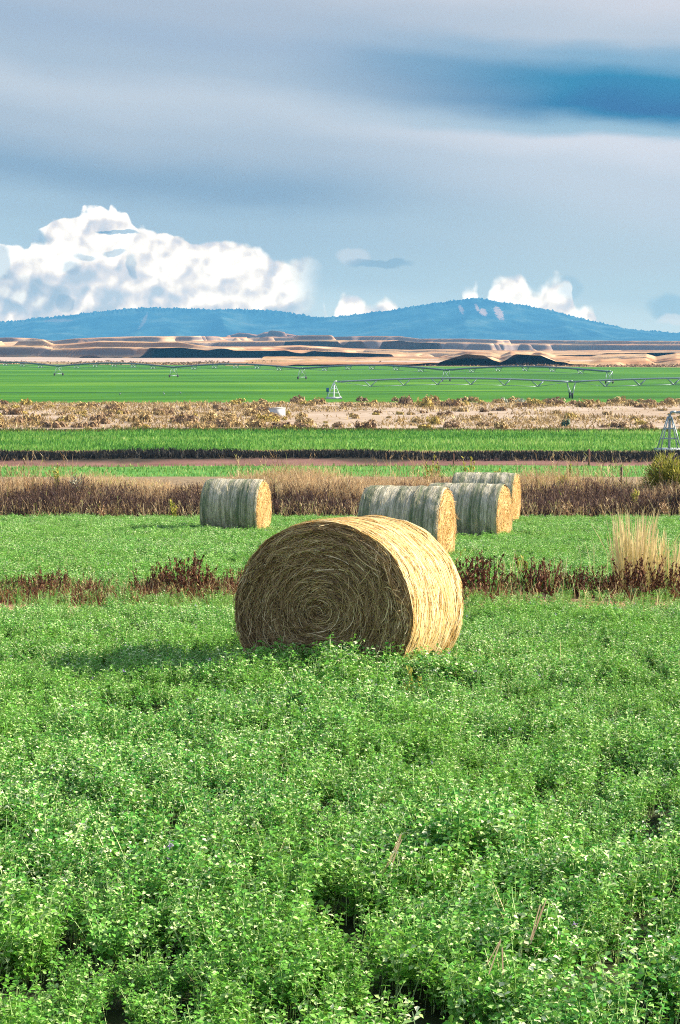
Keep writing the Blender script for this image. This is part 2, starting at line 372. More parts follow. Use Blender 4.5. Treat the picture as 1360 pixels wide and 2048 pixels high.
# ------------------------------------------------------------------ hay bales
BA, BB = .90, .84
def cross(phi, r=1.0):
    x = BA * np.cos(phi); z = BB * np.sin(phi)
    z = np.where(z < -.66, -.66 + (z + .66) * .5, z)
    x = x * (1 + .03 * sstep(.2, -.7, z))
    return x * r, z * r
def make_bale(L, seed, style, nface=0, nside=0):
    """style: (end core, end straw, side core, side straw, net)"""
    r = np.random.default_rng(seed)
    root = empty('hay_bale', (0, 0, 0))
    zc = .745
    # side
    nph, nl = 150, 44
    ph = np.linspace(0, 2 * math.pi, nph, endpoint=False); yy = np.linspace(-L / 2, L / 2, nl)
    PH, YY = np.meshgrid(ph, yy)
    n = fbm(np.cos(PH) * 4 + 9 + seed, YY * 3.5 + np.sin(PH) * 4, 3, seed)
    band = vnoise(YY * 9 + seed * 3.1, PH * 0, seed + 3)
    rr = 1 + (n - .5) * .05 + (band - .5) * .022
    edge = np.minimum(YY + L / 2, L / 2 - YY); rr = rr - .035 * np.exp(-edge / .035)
    x, z = cross(PH, rr)
    V = np.stack([x, YY, z + zc], -1).reshape(-1, 3)
    i, j = np.meshgrid(np.arange(nl - 1), np.arange(nph), indexing='ij'); i = i.ravel(); j = j.ravel()
    Q = np.stack([i * nph + j, i * nph + (j + 1) % nph, (i + 1) * nph + (j + 1) % nph, (i + 1) * nph + j], -1)
    mesh_np('wrapped_side', V, Q, M[style[2]], root, True)
    def rim_r(ph_, y_):
        n = fbm(np.cos(ph_) * 4 + 9 + seed, y_ * 3.5 + np.sin(ph_) * 4, 3, seed)
        band = vnoise(y_ * 9 + seed * 3.1, ph_ * 0, seed + 3)
        return 1 + (n - .5) * .05 + (band - .5) * .022
    # the two ends
    for sgn in (-1, 1):
        nr, ns = 34, 140
        rad = np.linspace(0, 1, nr) ** .9; an = np.linspace(0, 2 * math.pi, ns, endpoint=False)
        RA, AN = np.meshgrid(rad, an, indexing='ij')
        yv = sgn * L / 2
        spir = np.sin((RA * 9.5 - AN / (2 * math.pi)) * 2 * math.pi)
        d = .012 * spir + .055 * (fbm(RA * 9 + seed, AN * 3.0 + 5, 3, seed + 9) - .5) + .03 * (1 - RA ** 2) * 1.2
        d = d - .06 * sstep(.90, 1.0, RA)
        xs, zs = cross(AN, RA * (rim_r(AN, AN * 0 + yv) - .036 + .0))
        V = np.stack([xs, yv + sgn * d, zs + zc], -1).reshape(-1, 3)
        i, j = np.meshgrid(np.arange(nr - 1), np.arange(ns), indexing='ij'); i = i.ravel(); j = j.ravel()
        Q = np.stack([i * ns + j, i * ns + (j + 1) % ns, (i + 1) * ns + (j + 1) % ns, (i + 1) * ns + j], -1)
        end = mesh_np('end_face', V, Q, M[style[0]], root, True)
        N = nface if sgn == (-1 if style[5] < 0 else 1) else nface // 4
        # straws wound on the end
        k = 6
        r0 = np.sqrt(r.uniform(.0, 1, N)) * .985; a0 = r.uniform(0, 2 * math.pi, N)
        ln = r.gamma(4, .045, N) + .04
        ang = r.normal(0, .27, N); stray = r.random(N) < .07; ang[stray] = r.uniform(-1.5, 1.5, stray.sum())
        bend = r.normal(0, 1.3, N)
        t = np.linspace(-.5, .5, k)[None]
        rho = r0[:, None] + (ln * np.sin(ang))[:, None] * t / .87 + bend[:, None] * (ln[:, None] * t) ** 2
        rho = np.clip(rho, .01, 1.0)
        al = a0[:, None] + (ln * np.cos(ang))[:, None] * t / (.87 * np.maximum(r0, .10))[:, None]
        X, Z = cross(al, rho)
        spir = np.sin((rho * 9.5 - al / (2 * math.pi)) * 2 * math.pi)
        base = .012 * spir + .036 * (1 - rho ** 2) - .055 * sstep(.90, 1., rho)
        lift = r.gamma(2., .011, N)[:, None] * (.6 + .8 * np.abs(t * 2) ** 2 * r.random(N)[:, None])
        Yp = sgn * (L / 2 + base + lift + .004)
        P = np.stack([X, Yp, Z + zc], -1)
        w = (r.uniform(.0014, .0046, N))[:, None] * np.ones((1, k)); w[:, 0] *= .5; w[:, -1] *= .4
        tdir = np.stack([-np.sin(a0), 0 * a0, np.cos(a0)], -1)
        rdir = np.stack([np.cos(a0), 0 * a0, np.sin(a0)], -1)
        side = rdir * np.cos(ang)[:, None] - tdir * np.sin(ang)[:, None] + np.stack([0 * a0, r.normal(0, .5, N), 0 * a0], -1)
        tt = np.clip(r.beta(1.6, 2.2, N) + .22 * (fbm(r0 * 8, a0 * 2, 2, 3) - .5), 0, 1)
        if N:
            sp = Soup(); sp.ribbons(P, w, side, tt); sp.build('loose_straw', M[style[1]], end)
    # straws and net cords on the side
    if nside:
        N = nside; k = 7
        y0 = r.uniform(-L / 2 + .01, L / 2 - .01, N); a0 = r.uniform(-.6, math.pi + .6, N)
        ln = r.gamma(3, .07, N) + .05; sk = r.normal(0, .20, N)
        t = np.linspace(-.5, .5, k)[None]
        al = a0[:, None] + (ln * np.cos(sk))[:, None] * t / .87
        yy = np.clip(y0[:, None] + (ln * np.sin(sk))[:, None] * t, -L / 2 - .02, L / 2 + .02)
        X, Z = cross(al, rim_r(al, yy) + .003 + r.gamma(1.5, .003, N)[:, None])
        P = np.stack([X, yy, Z + zc], -1)
        w = r.uniform(.0015, .0042, N)[:, None] * np.ones((1, k)); w[:, 0] *= .5; w[:, -1] *= .5
        side = np.repeat(np.array([[0, 1., 0]]), N, 0) + r.normal(0, .35, (N, 3))
        tt = r.beta(2, 1.7, N)
        if style[3] == 'straw_grey': tt = np.clip(.55 * tt + .9 * (vnoise(y0 * 11 + seed, a0 * .6, seed + 2) - .3), 0, 1)
        sp = Soup(); sp.ribbons(P, w, side, tt); sp.build('side_straw', M[style[3]], root)
        # net cords
        nc = int(L / .034); k = 90
        al = np.linspace(-.9, math.pi + .9, k)[None] * np.ones((nc, 1))
        yc = np.linspace(-L / 2 + .02, L / 2 - .02, nc)[:, None] + .006 * np.sin(al * 7 + np.arange(nc)[:, None]) + r.normal(0, .004, (nc, 1))
        X, Z = cross(al, rim_r(al, yc) + .008)
        P = np.stack([X, yc, Z + zc], -1)
        w = np.full((nc, k), .0017)
        sp = Soup(); sp.ribbons(P, w, np.repeat(np.array([[0, 1., 0]]), nc, 0), r.random(nc))
        # zig-zag cross threads of the net
        k2 = 2; nz = nc * 26
        ii = r.integers(0, nc - 1, nz); ph0 = r.uniform(-.9, math.pi + .9, nz)
        ya = yc.mean(1)[ii]; yb = yc.mean(1)[ii + 1]
        al = np.stack([ph0, ph0 + .07], 1); yz = np.stack([ya, yb], 1)
        X, Z = cross(al, rim_r(al, yz) + .009)
        sp.ribbons(np.stack([X, yz, Z + zc], -1), np.full((nz, 2), .0010), np.repeat(np.array([[0., .3, 1.]]), nz, 0), r.random(nz))
        sp.build('net_wrap', M[style[4]], root)
    return root

BALES = []
def place_bale(o, px, Y, rot, tiltslope=True, dz=0):
    u, _ = ray(px, 1150)
    x = u * Y
    o.location = (x, Y, gz(x, Y) + dz); o.rotation_euler = (-.064 * math.cos(rot), .064 * math.sin(rot), rot)
    BALES.append((x, Y, rot))
GRP = 'round hay bales standing in the alfalfa field'
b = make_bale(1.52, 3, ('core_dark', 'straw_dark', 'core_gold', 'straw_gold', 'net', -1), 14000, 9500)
th = R(-22)      # axis front->back leans to +X
place_bale(b, 703, 17.35, th, dz=-.03)
tag(b, 'large foreground round hay bale with shaded brown spiral end and sunlit golden side', 'hay bale', GRP)
side_style = ('core_orange', 'straw_orange', 'core_grey', 'straw_grey', 'net_grey', 1)
def other(px, Y, deg, L, seed, label, dz=0):
    # local +Y end must face right and a little towards the camera
    o = make_bale(L, seed, side_style, 1800, 800)
    place_bale(o, px, Y, R(-90 - deg), dz=dz)
    o.rotation_euler = (0, 0.0, R(-90 - deg))
    tag(o, label, 'hay bale', GRP)
    return o
other(472, 50.5, 11, 1.62, 11, 'grey-green striped hay bale alone on the left in front of the ditch weeds')
other(813, 36.8, 15, 1.66, 12, 'grey-green hay bale with glowing gold end just behind the large foreground bale')
other(934, 46.5, 18, 1.95, 13, 'grey-green hay bale with broad golden end, partly hidden behind the nearer green bale', -.07)
other(970, 57.0, 14, 1.95, 14, 'farthest hay bale with thin bright end edge, its pale top rising over the next bale', .15)

# ------------------------------------------------------------------ alfalfa
def make_alfalfa(seed, dense=1.0):
    r = np.random.default_rng(seed); sp = Soup()
    ns = int(r.integers(14, 20) * dense)
    for s in range(ns):
        a = r.uniform(0, 2 * math.pi); q = r.uniform(0, .13); h = r.uniform(.22, .38)
        lean = r.uniform(.0, .38); b0 = np.array([math.cos(a) * q, math.sin(a) * q, 0])
        la = a + r.normal(0, .7); k = 6
        t = np.linspace(0, 1, k)
        P = b0 + np.stack([math.cos(la) * lean * h * t ** 1.6, math.sin(la) * lean * h * t ** 1.6, h * t], -1)
        sd = np.array([[r.normal(), r.normal(), 0.]])
        sp.ribbons(P[None], np.linspace(.0026, .0014, k)[None], sd, np.array([.92]))
        nn = r.integers(8, 12)
        tl = np.linspace(.25, 1.0, nn) ** .75 + r.normal(0, .02, nn)
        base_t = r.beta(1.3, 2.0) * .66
        for i, tv in enumerate(tl):
            tv = min(tv, 1.0)
            c = np.array([np.interp(tv, t, P[:, d]) for d in range(3)])
            az = i * 2.4 + r.normal(0, .5); pet = r.uniform(.008, .028) * (1.15 - .6 * tv)
            el = r.uniform(.1, .9)
            pd = np.array([math.cos(az) * math.cos(el), math.sin(az) * math.cos(el), math.sin(el)])
            o = c + pd * pet
            size = r.uniform(.027, .045) * (1.15 - .40 * tv)
            for j in (-1, 0, 1):
                aa = az + j * r.uniform(.8, 1.3); ee = r.uniform(-.45, .8)
                d = np.array([math.cos(aa) * math.cos(ee), math.sin(aa) * math.cos(ee), math.sin(ee)])
                w = np.cross(d, [0, 0, 1]); w /= np.linalg.norm(w) + 1e-9
                nrm = np.cross(w, d); wd = size * r.uniform(.24, .36)
                roll = r.normal(0, .5); w, nrm = w * math.cos(roll) + nrm * math.sin(roll), nrm * math.cos(roll) - w * math.sin(roll)
                fold = r.uniform(.0, .5) * wd
                m_ = o + d * size * .62
                V = [o, m_ + w * wd + nrm * fold, o + d * size - nrm * size * .12, m_ - w * wd + nrm * fold]
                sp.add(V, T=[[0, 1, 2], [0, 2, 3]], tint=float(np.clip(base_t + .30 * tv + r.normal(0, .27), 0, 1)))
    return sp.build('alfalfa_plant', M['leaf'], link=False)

def make_bloomer(seed):
    """an alfalfa stem that has gone to flower or to straw"""
    r = np.random.default_rng(seed); sp = Soup()
    h = .40; k = 5; t = np.linspace(0, 1, k); a = r.uniform(0, 6.28)
    P = np.stack([.10 * t ** 2 * math.cos(a), .10 * t ** 2 * math.sin(a), h * t], -1)
    for i in range(14):
        c = P[-1] + r.normal(0, .007, 3); d = r.normal(0, 1, 3); d /= np.linalg.norm(d); e = np.cross(d, [.3, .2, 1]); e /= np.linalg.norm(e)
        sp.add([c, c + d * .009 + e * .004, c + d * .013, c + d * .009 - e * .004], T=[[0, 1, 2], [0, 2, 3]], tint=r.random())
    return sp.build('alfalfa_flower', M['bloom'], link=False)
def make_blade(seed, mat='pale_grass', h=.34):
    r = np.random.default_rng(seed); sp = Soup(); n = 4
    for i in range(n):
        a = r.uniform(0, 6.28); k = 5; t = np.linspace(0, 1, k); hh = h * r.uniform(.6, 1.2); l = r.uniform(.1, .7)
        P = np.stack([l * hh * t ** 1.5 * math.cos(a) + r.normal(0, .01), l * hh * t ** 1.5 * math.sin(a) + r.normal(0, .01), hh * t], -1)
        sp.ribbons(P[None], (np.array([.0035, .0035, .003, .002, .0004]))[None], r.normal(0, 1, (1, 3)) * np.array([[1, 1, 0]]), np.array([r.uniform(.2, 1)]))
    return sp.build('grass_blade', M[mat], link=False)

def scatter(name, protos, pts, rot, scl, idx, label, cat):
    me = bpy.data.meshes.new(name); me.vertices.add(len(pts)); me.vertices.foreach_set('co', np.asarray(pts, np.float32).ravel())
    a = me.attributes.new('rot', 'FLOAT_VECTOR', 'POINT'); a.data.foreach_set('vector', np.asarray(rot, np.float32).ravel())
    a = me.attributes.new('scl', 'FLOAT_VECTOR', 'POINT'); a.data.foreach_set('vector', np.asarray(scl, np.float32).ravel())
    a = me.attributes.new('idx', 'INT', 'POINT'); a.data.foreach_set('value', np.asarray(idx, np.int32))
    o = bpy.data.objects.new(name, me); COL.objects.link(o)
    ng = bpy.data.node_groups.new(name + '_nodes', 'GeometryNodeTree')
    ng.interface.new_socket('Geometry', in_out='INPUT', socket_type='NodeSocketGeometry')
    ng.interface.new_socket('Geometry', in_out='OUTPUT', socket_type='NodeSocketGeometry')
    N = ng.nodes; Lk = ng.links
    gi = N.new('NodeGroupInput'); go = N.new('NodeGroupOutput')
    g2i = N.new('GeometryNodeGeometryToInstance')
    for p in reversed(protos):
        oi = N.new('GeometryNodeObjectInfo'); oi.inputs['Object'].default_value = p; oi.inputs['As Instance'].default_value = False
        Lk.new(oi.outputs['Geometry'], g2i.inputs[0])
    iop = N.new('GeometryNodeInstanceOnPoints'); Lk.new(gi.outputs[0], iop.inputs['Points']); Lk.new(g2i.outputs[0], iop.inputs['Instance'])
    iop.inputs['Pick Instance'].default_value = True
    def na(nm, typ):
        q = N.new('GeometryNodeInputNamedAttribute'); q.data_type = typ; q.inputs['Name'].default_value = nm
        return q.outputs[0]
    Lk.new(na('idx', 'INT'), iop.inputs['Instance Index'])
    Lk.new(na('rot', 'FLOAT_VECTOR'), iop.inputs['Rotation']); Lk.new(na('scl', 'FLOAT_VECTOR'), iop.inputs['Scale'])
    Lk.new(iop.outputs[0], go.inputs[0])
    md = o.modifiers.new('scatter', 'NODES'); md.node_group = ng
    tag(o, label, cat, kind='stuff')
    return o

def footprint(x, y, m=.05):
    keep = np.ones(len(x), bool)
    for bx, by, rt in BALES:
        dx = x - bx; dy = y - by
        lx = dx * math.cos(rt) + dy * math.sin(rt); ly = -dx * math.sin(rt) + dy * math.cos(rt)
        keep &= ~((np.abs(lx) < .62 + m) & (np.abs(ly) < .76 + m))
    return keep
def alfalfa():
    P = [make_alfalfa(100 + i) for i in range(9)] + [make_bloomer(200 + i) for i in range(3)] + [make_blade(300 + i) for i in range(3)] + [make_blade(310 + i, 'midcrop2', .36) for i in range(4)]
    xs, ys = [], []
    for (y0, y1, den) in ((3.6, 28.2, 36), (28.2, 61.2, 22)):
        w0 = .2 * y1 + 3.2
        n = int((y1 - y0) * 2 * w0 * den)
        y = rng.uniform(y0, y1, n); x = rng.uniform(-w0, w0, n)
        k = np.abs(x) < .2 * y + 3.0
        xs.append(x[k]); ys.append(y[k])
    x = np.concatenate(xs); y = np.concatenate(ys)
    e = (fbm(x * .8, y * .8, 3, 41) - .5) * 1.4
    k = ((y < 24.2 + e) | (y > 28.2 + e) | (rng.random(len(x)) < .16)) & footprint(x, y)
    # natural hollows
    hol = fbm(x * .75 + 3, y * 1.1, 3, 21); hol = np.where(y < 6.6, np.maximum(hol, .38), hol)
    k &= rng.random(len(x)) < np.clip((hol - .27) * 9, .8, 1)
    hol = np.maximum(hol, .42 * (y < 6.6)); x, y, hol = x[k], y[k], hol[k]
    hgt = .66 + .36 * (fbm(x * 1.5, y * 1.5, 3, 31) - .2) * sstep(.25, .42, hol)
    hgt = hgt * rng.uniform(.75, 1.15, len(x)) * (.80 + .40 * vnoise(x * 3.6, y * 3.6, 91)) * np.where(y < 28.2, 1 - .3 * sstep(21.5, 24.5, y), .95)
    front = np.exp(-(((x - .05) / 1.15) ** 2 + ((y - 16.15) / .55) ** 2)); hgt = hgt * (1 + .50 * front)
    keep = np.ones(len(x), bool)          # the hollows where the stand is thin
    for px, py, rx_, ry_ in ((80, 1890, .30, .20), (200, 1885, .25, .10), (480, 1765, .10, .10), (1250, 1645, .22, .22), (1330, 1605, .25, .14), (60, 1665, .22, .12), (880, 1775, .12, .10), (1180, 1370, .45, .30), (300, 1400, .6, .3), (450, 1290, .35, .3), (60, 1310, .5, .3), (730, 1840, .12, .10), (1090, 1890, .18, .10)):
        u_, s_ = ray(px, py); Y_ = 1.90 / (-s_ - .064); X_ = u_ * Y_
        e_ = np.exp(-(((x - X_) / rx_) ** 2 + ((y - Y_) / ry_) ** 2))
        hgt = hgt * (1 - .62 * e_); keep &= rng.random(len(x)) > .35 * e_
    x, y, hgt = x[keep], y[keep], hgt[keep]
    idx = rng.integers(0, 9, len(x))
    n = len(x)
    z = ground_z(x, y) - .01
    rot = np.stack([rng.normal(0, .10, n), rng.normal(0, .10, n), rng.uniform(0, 6.28, n)], -1)
    wd = 1.08 + .35 * sstep(24, 30, y)
    scl = np.stack([hgt * wd, hgt * wd, hgt], -1)
    # extra: flowers and pale blades
    m = int(n * 1.1); j = rng.integers(0, n, m)
    ex = x[j] + rng.uniform(-.1, .1, m); ey = y[j] + rng.uniform(-.1, .1, m); kk = footprint(ex, ey)
    ex = ex[kk]; ey = ey[kk]; j = j[kk]; m = len(ex)
    kk = rng.random(m) < np.where(ey > 15, 1., .35); ex = ex[kk]; ey = ey[kk]; j = j[kk]; m = len(ex)
    q = rng.random(m); ei = np.where(q < .04, rng.integers(9, 12, m), np.where(q < .12, rng.integers(12, 15, m), rng.integers(15, 19, m)))
    er = np.stack([rng.normal(0, .2, m), rng.normal(0, .2, m), rng.uniform(0, 6.28, m)], -1)
    es = (hgt[j] * rng.uniform(.8, 1.1, m))[:, None] * np.ones((1, 3))
    pts = np.vstack([np.stack([x, y, z], -1), np.stack([ex, ey, ground_z(ex, ey)], -1)])
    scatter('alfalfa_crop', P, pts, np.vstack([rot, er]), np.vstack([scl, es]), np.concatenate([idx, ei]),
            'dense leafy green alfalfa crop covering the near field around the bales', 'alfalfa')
    print('alfalfa', len(pts))
alfalfa()

# ------------------------------------------------------------------ blades in bulk
M_=None
def blade_field(name, n, xr, yr, hr, wr, mat, label, cat, tintf=None, lean=.25, k=4, seed=1, hfun=None, mask=None, branch=0, yw=0):
    r = np.random.default_rng(seed)
    x = r.uniform(*xr, n); y = r.uniform(*yr, n)
    if mask is not None:
        kk = r.random(n) < mask(x, y); x, y = x[kk], y[kk]; n = len(x)
    if yw: y = y + yw * (fbm(x * .035 + 5, x * 0 + seed // 100, 4, 90) - .5) * 2
    h = r.uniform(*hr, n)
    if hfun is not None: h = h * hfun(x, y)
    z = ground_z(x, y) - .02
    la = r.uniform(0, 6.28, n); le = r.gamma(2, lean / 2, n)
    t = np.linspace(0, 1, k)[None]
    wig = r.normal(0, .05, (n, k)) * h[:, None] * t
    P = np.stack([x[:, None] + (np.cos(la) * le * h)[:, None] * t ** 1.5 + wig, y[:, None] + (np.sin(la) * le * h)[:, None] * t ** 1.5, z[:, None] + h[:, None] * t * (1 - .12 * le[:, None] * t)], -1)
    w = r.uniform(*wr, n)[:, None] * np.linspace(1, .25, k)[None]
    tt = r.random(n) if tintf is None else tintf(r, x, y, h)
    sd = np.stack([np.ones(n), r.normal(0, .6, n), 0 * x], -1)
    sp = Soup(); sp.ribbons(P, w, sd, tt)
    if branch:
        m = n * branch; j = r.integers(0, n, m); q = r.uniform(.35, .98, m)
        base = np.stack([np.array([0.0])] * 3, -1)
        qi = q * (k - 1); i0 = np.floor(qi).astype(int).clip(0, k - 2); f = (qi - i0)[:, None]
        B = P[j, i0] * (1 - f) + P[j, i0 + 1] * f
        ba = r.uniform(0, 6.28, m); bl = h[j] * r.uniform(.08, .26, m) * (1.2 - q * .5)
        D = np.stack([np.cos(ba) * .6, np.sin(ba) * .6, r.uniform(.3, 1.1, m)], -1) * bl[:, None]
        sp.ribbons(np.stack([B, B + D * .5, B + D], 1), np.stack([w[j, 0] * .7, w[j, 0] * .9, w[j, 0] * .25], 1), r.normal(0, 1, (m, 3)) * np.array([[1, .5, .2]]), np.clip((tt[j] if np.ndim(tt) == 1 else tt[j, 0]) + r.normal(0, .12, m), 0, 1))
    o = sp.build(name, M[mat]); tag(o, label, cat, kind='stuff')
    return o
lump = lambda s, a=.6, b=.9: (lambda x, y: a + b * fbm(x * s, y * s + 7, 3, 77))
blade_field('dark_weeds', 26000, (-18, 18), (61.3, 63.4), (.35, .90), (.006, .016), 'dark_weed',
            'dark brown dead weeds standing along the front of the ditch bank', 'weeds',
            tintf=lambda r, x, y, h: np.clip(r.beta(1.3, 2.4, len(x)) + .25 * (fbm(x * .6, y, 2, 5) - .5), 0, 1) , lean=.28, seed=2, hfun=lambda x, y: .45 + 1.0 * fbm(x * .8, y, 3, 77), branch=2)
blade_field('dry_grass', 42000, (-19, 19), (62.3, 66.0), (.35, .80), (.005, .014), 'tan_grass',
            'pale tan dry grass along the top of the ditch bank', 'grass',
            tintf=lambda r, x, y, h: np.clip(.30 + .65 * r.beta(2, 1.6, len(x)) + .5 * (fbm(x * .5, y, 2, 8) - .5), 0, 1), lean=.3, seed=3, hfun=lambda x, y: .35 + 1.45 * fbm(x * .55, y * .6, 4, 78) ** 1.3 + .55 * np.exp(-((x + .9) / 2.6) ** 2), branch=1)
blade_field('tall_dry_stalks', 1300, (-18, 18), (62.5, 66.0), (.8, 1.7), (.007, .013), 'tan_grass',
            'single tall dry stalks rising above the weedy ditch bank', 'grass', lean=.2, seed=33, branch=4, mask=lambda x, y: sstep(.35, .7, fbm(x * .4, y * .2, 3, 79)))
blade_field('front_stalks', 1600, (-15, 15), (60.9, 61.6), (.30, .85), (.007, .014), 'tan_grass',
            'scattered tan stalks in front of the dark ditch weeds', 'weeds', lean=.35, seed=61, branch=3)
blade_field('strip_greens', 9000, (-9, 9), (24.2, 29.2), (.08, .30), (.006, .013), 'midcrop2',
            'patchy green growth among the dead plants of the bare strip', 'weeds', lean=.6, seed=62, mask=lambda x, y: sstep(.48, .62, fbm(x * .9, y * .7, 2, 15) + .05 * (x > 1)) * .95)
blade_field('dead_weed_stubble', 14000, (-9, 9), (26.0, 28.6), (.08, .34), (.004, .010), 'dead_brown',
            'brown dead weed stubble filling the strip between the dock plants', 'weeds', lean=.45, seed=63, branch=2, mask=lambda x, y: sstep(.28, .50, fbm(x * .9 + 2, y * .5, 2, 16)))
blade_field('sparse_pale_weeds', 3200, (-9, 9), (26.0, 33.0), (.15, .42), (.003, .007), 'pale_grass',
            'thin pale dry weeds scattered behind the bare strip', 'weeds', lean=.35, seed=6, mask=lambda x, y: sstep(.5, .62, fbm(x * .6, y * .5, 2, 12)) * .9 + .02, branch=1)
blade_field('stubble_grass', 14000, (-38, 38), (128, 160), (.12, .34), (.02, .05), 'midcrop',
            'narrow strip of low green grass just beyond the weedy ditch bank', 'grass', lean=.3, seed=7, yw=2.2)
blade_field('far_ditch_weeds', 15000, (-46, 46), (163.3, 167.3), (.30, .70), (.03, .08), 'ditch_weed',
            'low black-brown line of weeds along the second ditch', 'weeds', lean=.3, seed=8, yw=2.2, hfun=lambda x, y: .25 + 1.2 * fbm(x * .16, y * .1, 4, 80),
            tintf=lambda r, x, y, h: np.clip(r.beta(1.1, 3.2, len(x)) * .9 + .02, 0, 1))
blade_field('far_dry_edge', 7000, (-48, 48), (168.5, 177), (.15, .40), (.03, .06), 'tan_grass',
            'thin pale dry grass edge above the second ditch', 'grass', lean=.4, seed=18, yw=2.2)
blade_field('middle_crop', 42000, (-62, 62), (177, 221), (.25, .50), (.035, .075), 'midcrop',
            'bright green crop strip between the second ditch and the scrub', 'crop', lean=.25, seed=9, yw=2.2, k=3,
            tintf=lambda r, x, y, h: np.clip(r.beta(2, 2, len(x)) * .8 + .8 * (fbm(x * .05, y * .22, 3, 8) - .45), 0, 1))
blade_field('crop_edge_weeds', 9000, (-64, 64), (221.5, 226), (.25, .55), (.04, .10), 'olive_bush',
            'thin dark green and brown weed line behind the bright crop strip', 'weeds', lean=.3, seed=10, yw=2.2, hfun=lump(.15, .3, 1.1),
            tintf=lambda r, x, y, h: r.beta(1.3, 3.5, len(x)))
# brush along the far side of the green field
def far_brush():
    r = np.random.default_rng(12); sp = Soup(); n = 15000
    x = r.uniform(-230, 230, n); q = r.random(n) ** 1.3
    y = 940 - .42 * x + q * 120 + 20 * (fbm(x * .02, x * 0, 2, 3) - .5)
    lumpy = fbm(x * .05, y * .03, 3, 30); k = lumpy > .40; x, y, lumpy = x[k], y[k], lumpy[k]; n = len(x)
    h = (.25 + 4.5 * (lumpy - .40) * r.uniform(.4, 1.2, n)); z = ground_z(x, y) + h * r.random(n)
    s = r.uniform(.3, .8, n)
    c = np.stack([x, y, z], -1)
    a = r.normal(0, 1, (n, 3)) * np.array([1, .6, .35]); b_ = r.normal(0, 1, (n, 3)) * np.array([.4, .6, .7])
    a *= (s / np.linalg.norm(a, axis=1))[:, None]; b_ *= (s * .7 / np.linalg.norm(b_, axis=1))[:, None]
    V = np.stack([c - a, c - b_, c + a, c + b_], 1).reshape(-1, 3)
    Q = np.arange(n * 4).reshape(-1, 4)
    sp.add(V, Q=Q, tint=np.repeat(r.random(n), 4))
    o = sp.build('far_brush', M['sage_brown']); tag(o, 'brown brush line along the far edge of the big green field', 'brush', kind='stuff')
far_brush()

# ------------------------------------------------------------------ shrubs and weeds that one can count
def bush_mesh(name, mat, seed, n=260, rx=1., rz=.6, leaf=.10, spiky=0, link=False):
    r = np.random.default_rng(seed); sp = Soup()
    nl = 7; lc = r.normal(0, .45, (nl, 3)) * np.array([rx, rx, 0]); lr = r.uniform(.35, .75, nl)
    j = r.integers(0, nl, n); d = r.normal(0, 1, (n, 3)); d[:, 2] = np.abs(d[:, 2]); d /= np.linalg.norm(d, axis=1)[:, None]
    q = r.uniform(.55, 1.05, n)[:, None]
    c = lc[j] + d * q * lr[j][:, None] * np.array([rx * .8, rx * .8, rz * 1.25])
    a = d * leaf * (1 + spiky) + r.normal(0, leaf * .5, (n, 3)); b_ = np.cross(a, r.normal(0, 1, (n, 3))); b_ *= (leaf * .55 / (np.linalg.norm(b_, axis=1) + 1e-9))[:, None]
    if spiky == 0:
        a = np.cross(d, r.normal(0, 1, (n, 3))); a *= (leaf * r.uniform(.8, 1.5, n) / (np.linalg.norm(a, axis=1) + 1e-9))[:, None]
        b_ = np.cross(d, a) + r.normal(0, leaf * .3, (n, 3)); a = a + r.normal(0, leaf * .35, (n, 3))
    V = np.stack([c - a, c - b_, c + a, c + b_], 1).reshape(-1, 3); V[:, 2] = np.maximum(V[:, 2], -.03)
    tint = np.clip(r.beta(2, 2, n) * .8 + .25 * q[:, 0] - .1, 0, 1)
    sp.add(V, Q=np.arange(n * 4).reshape(-1, 4), tint=np.repeat(tint, 4))
    for i in range(10):
        e = lc[i % nl] * .8 + np.array([0, 0, rz * .6]); sp.ribbons(np.array([[[0, 0, -.05], e * .5, e]]), np.array([[.02, .015, .01]]) * rx, np.array([[1., .3, 0]]), np.array([.2]))
    return sp.build(name, M[mat], link=link)
class Kind:
    def __init__(s, protos): s.p = protos
    def put(s, i, x, y, sc, rz, label, cat, group=None, scz=None, dz=0):
        o = s.p[i % len(s.p)].copy(); COL.objects.link(o)
        o.location = (x, y, gz(x, y) + dz); o.rotation_euler = (0, 0, rz); o.scale = (sc, sc, scz or sc)
        return tag(o, label, cat, group)
K_tan = Kind([bush_mesh('scrub_bush', 'sage_tan', 400 + i) for i in range(5)])
K_brown = Kind([bush_mesh('scrub_bush', 'sage_brown', 410 + i) for i in range(4)])
K_gold = Kind([bush_mesh('rabbitbrush', 'sage_gold', 420 + i) for i in range(3)])
def atpix(px, py_base, z=-10.7):
    u, s = ray(px, py_base); Y = z / s; return u * Y, Y
r = random.Random(5)
def scrub():
    cells = []
    n = 0
    specs = [('L', 138, (-30, 620), (814, 857)), ('T', 84, (470, 1400), (803, 816)), ('M', 46, (560, 1400), (818, 857)), ('B', 20, (-30, 1400), (850, 861)), ('X', 12, (-40, 480), (806, 816))]
    labs = {'L': 'scrub bush in the dense brush on the left of the bare ground',
            'T': 'scrub bush in the row along the front edge of the big green field',
            'M': 'scrub bush standing alone on the open bare ground on the right',
            'B': 'low scrub bush near the dark weed edge of the bright crop strip',
            'X': 'scrub bush at the upper left end of the bare ground'}
    for code, cnt, xr, yr in specs:
        for i in range(cnt):
            px = r.uniform(*xr); py = r.uniform(*yr); x, Y = atpix(px, py)
            q = r.random(); K, cn = (K_tan, 'tan') if q < .55 else ((K_brown, 'brown') if q < .82 else (K_gold, 'golden'))
            sc = (.55 + .95 * r.random() ** 2) * (1.25 if code == 'T' else 1.0)
            if code in ('M', 'B'): sc *= .85
            K.put(i, x, Y, sc, r.uniform(0, 6.28), cn + ' ' + labs[code], 'bush', cn + ' ' + labs[code], scz=sc * r.uniform(1.2, 1.9))
scrub()
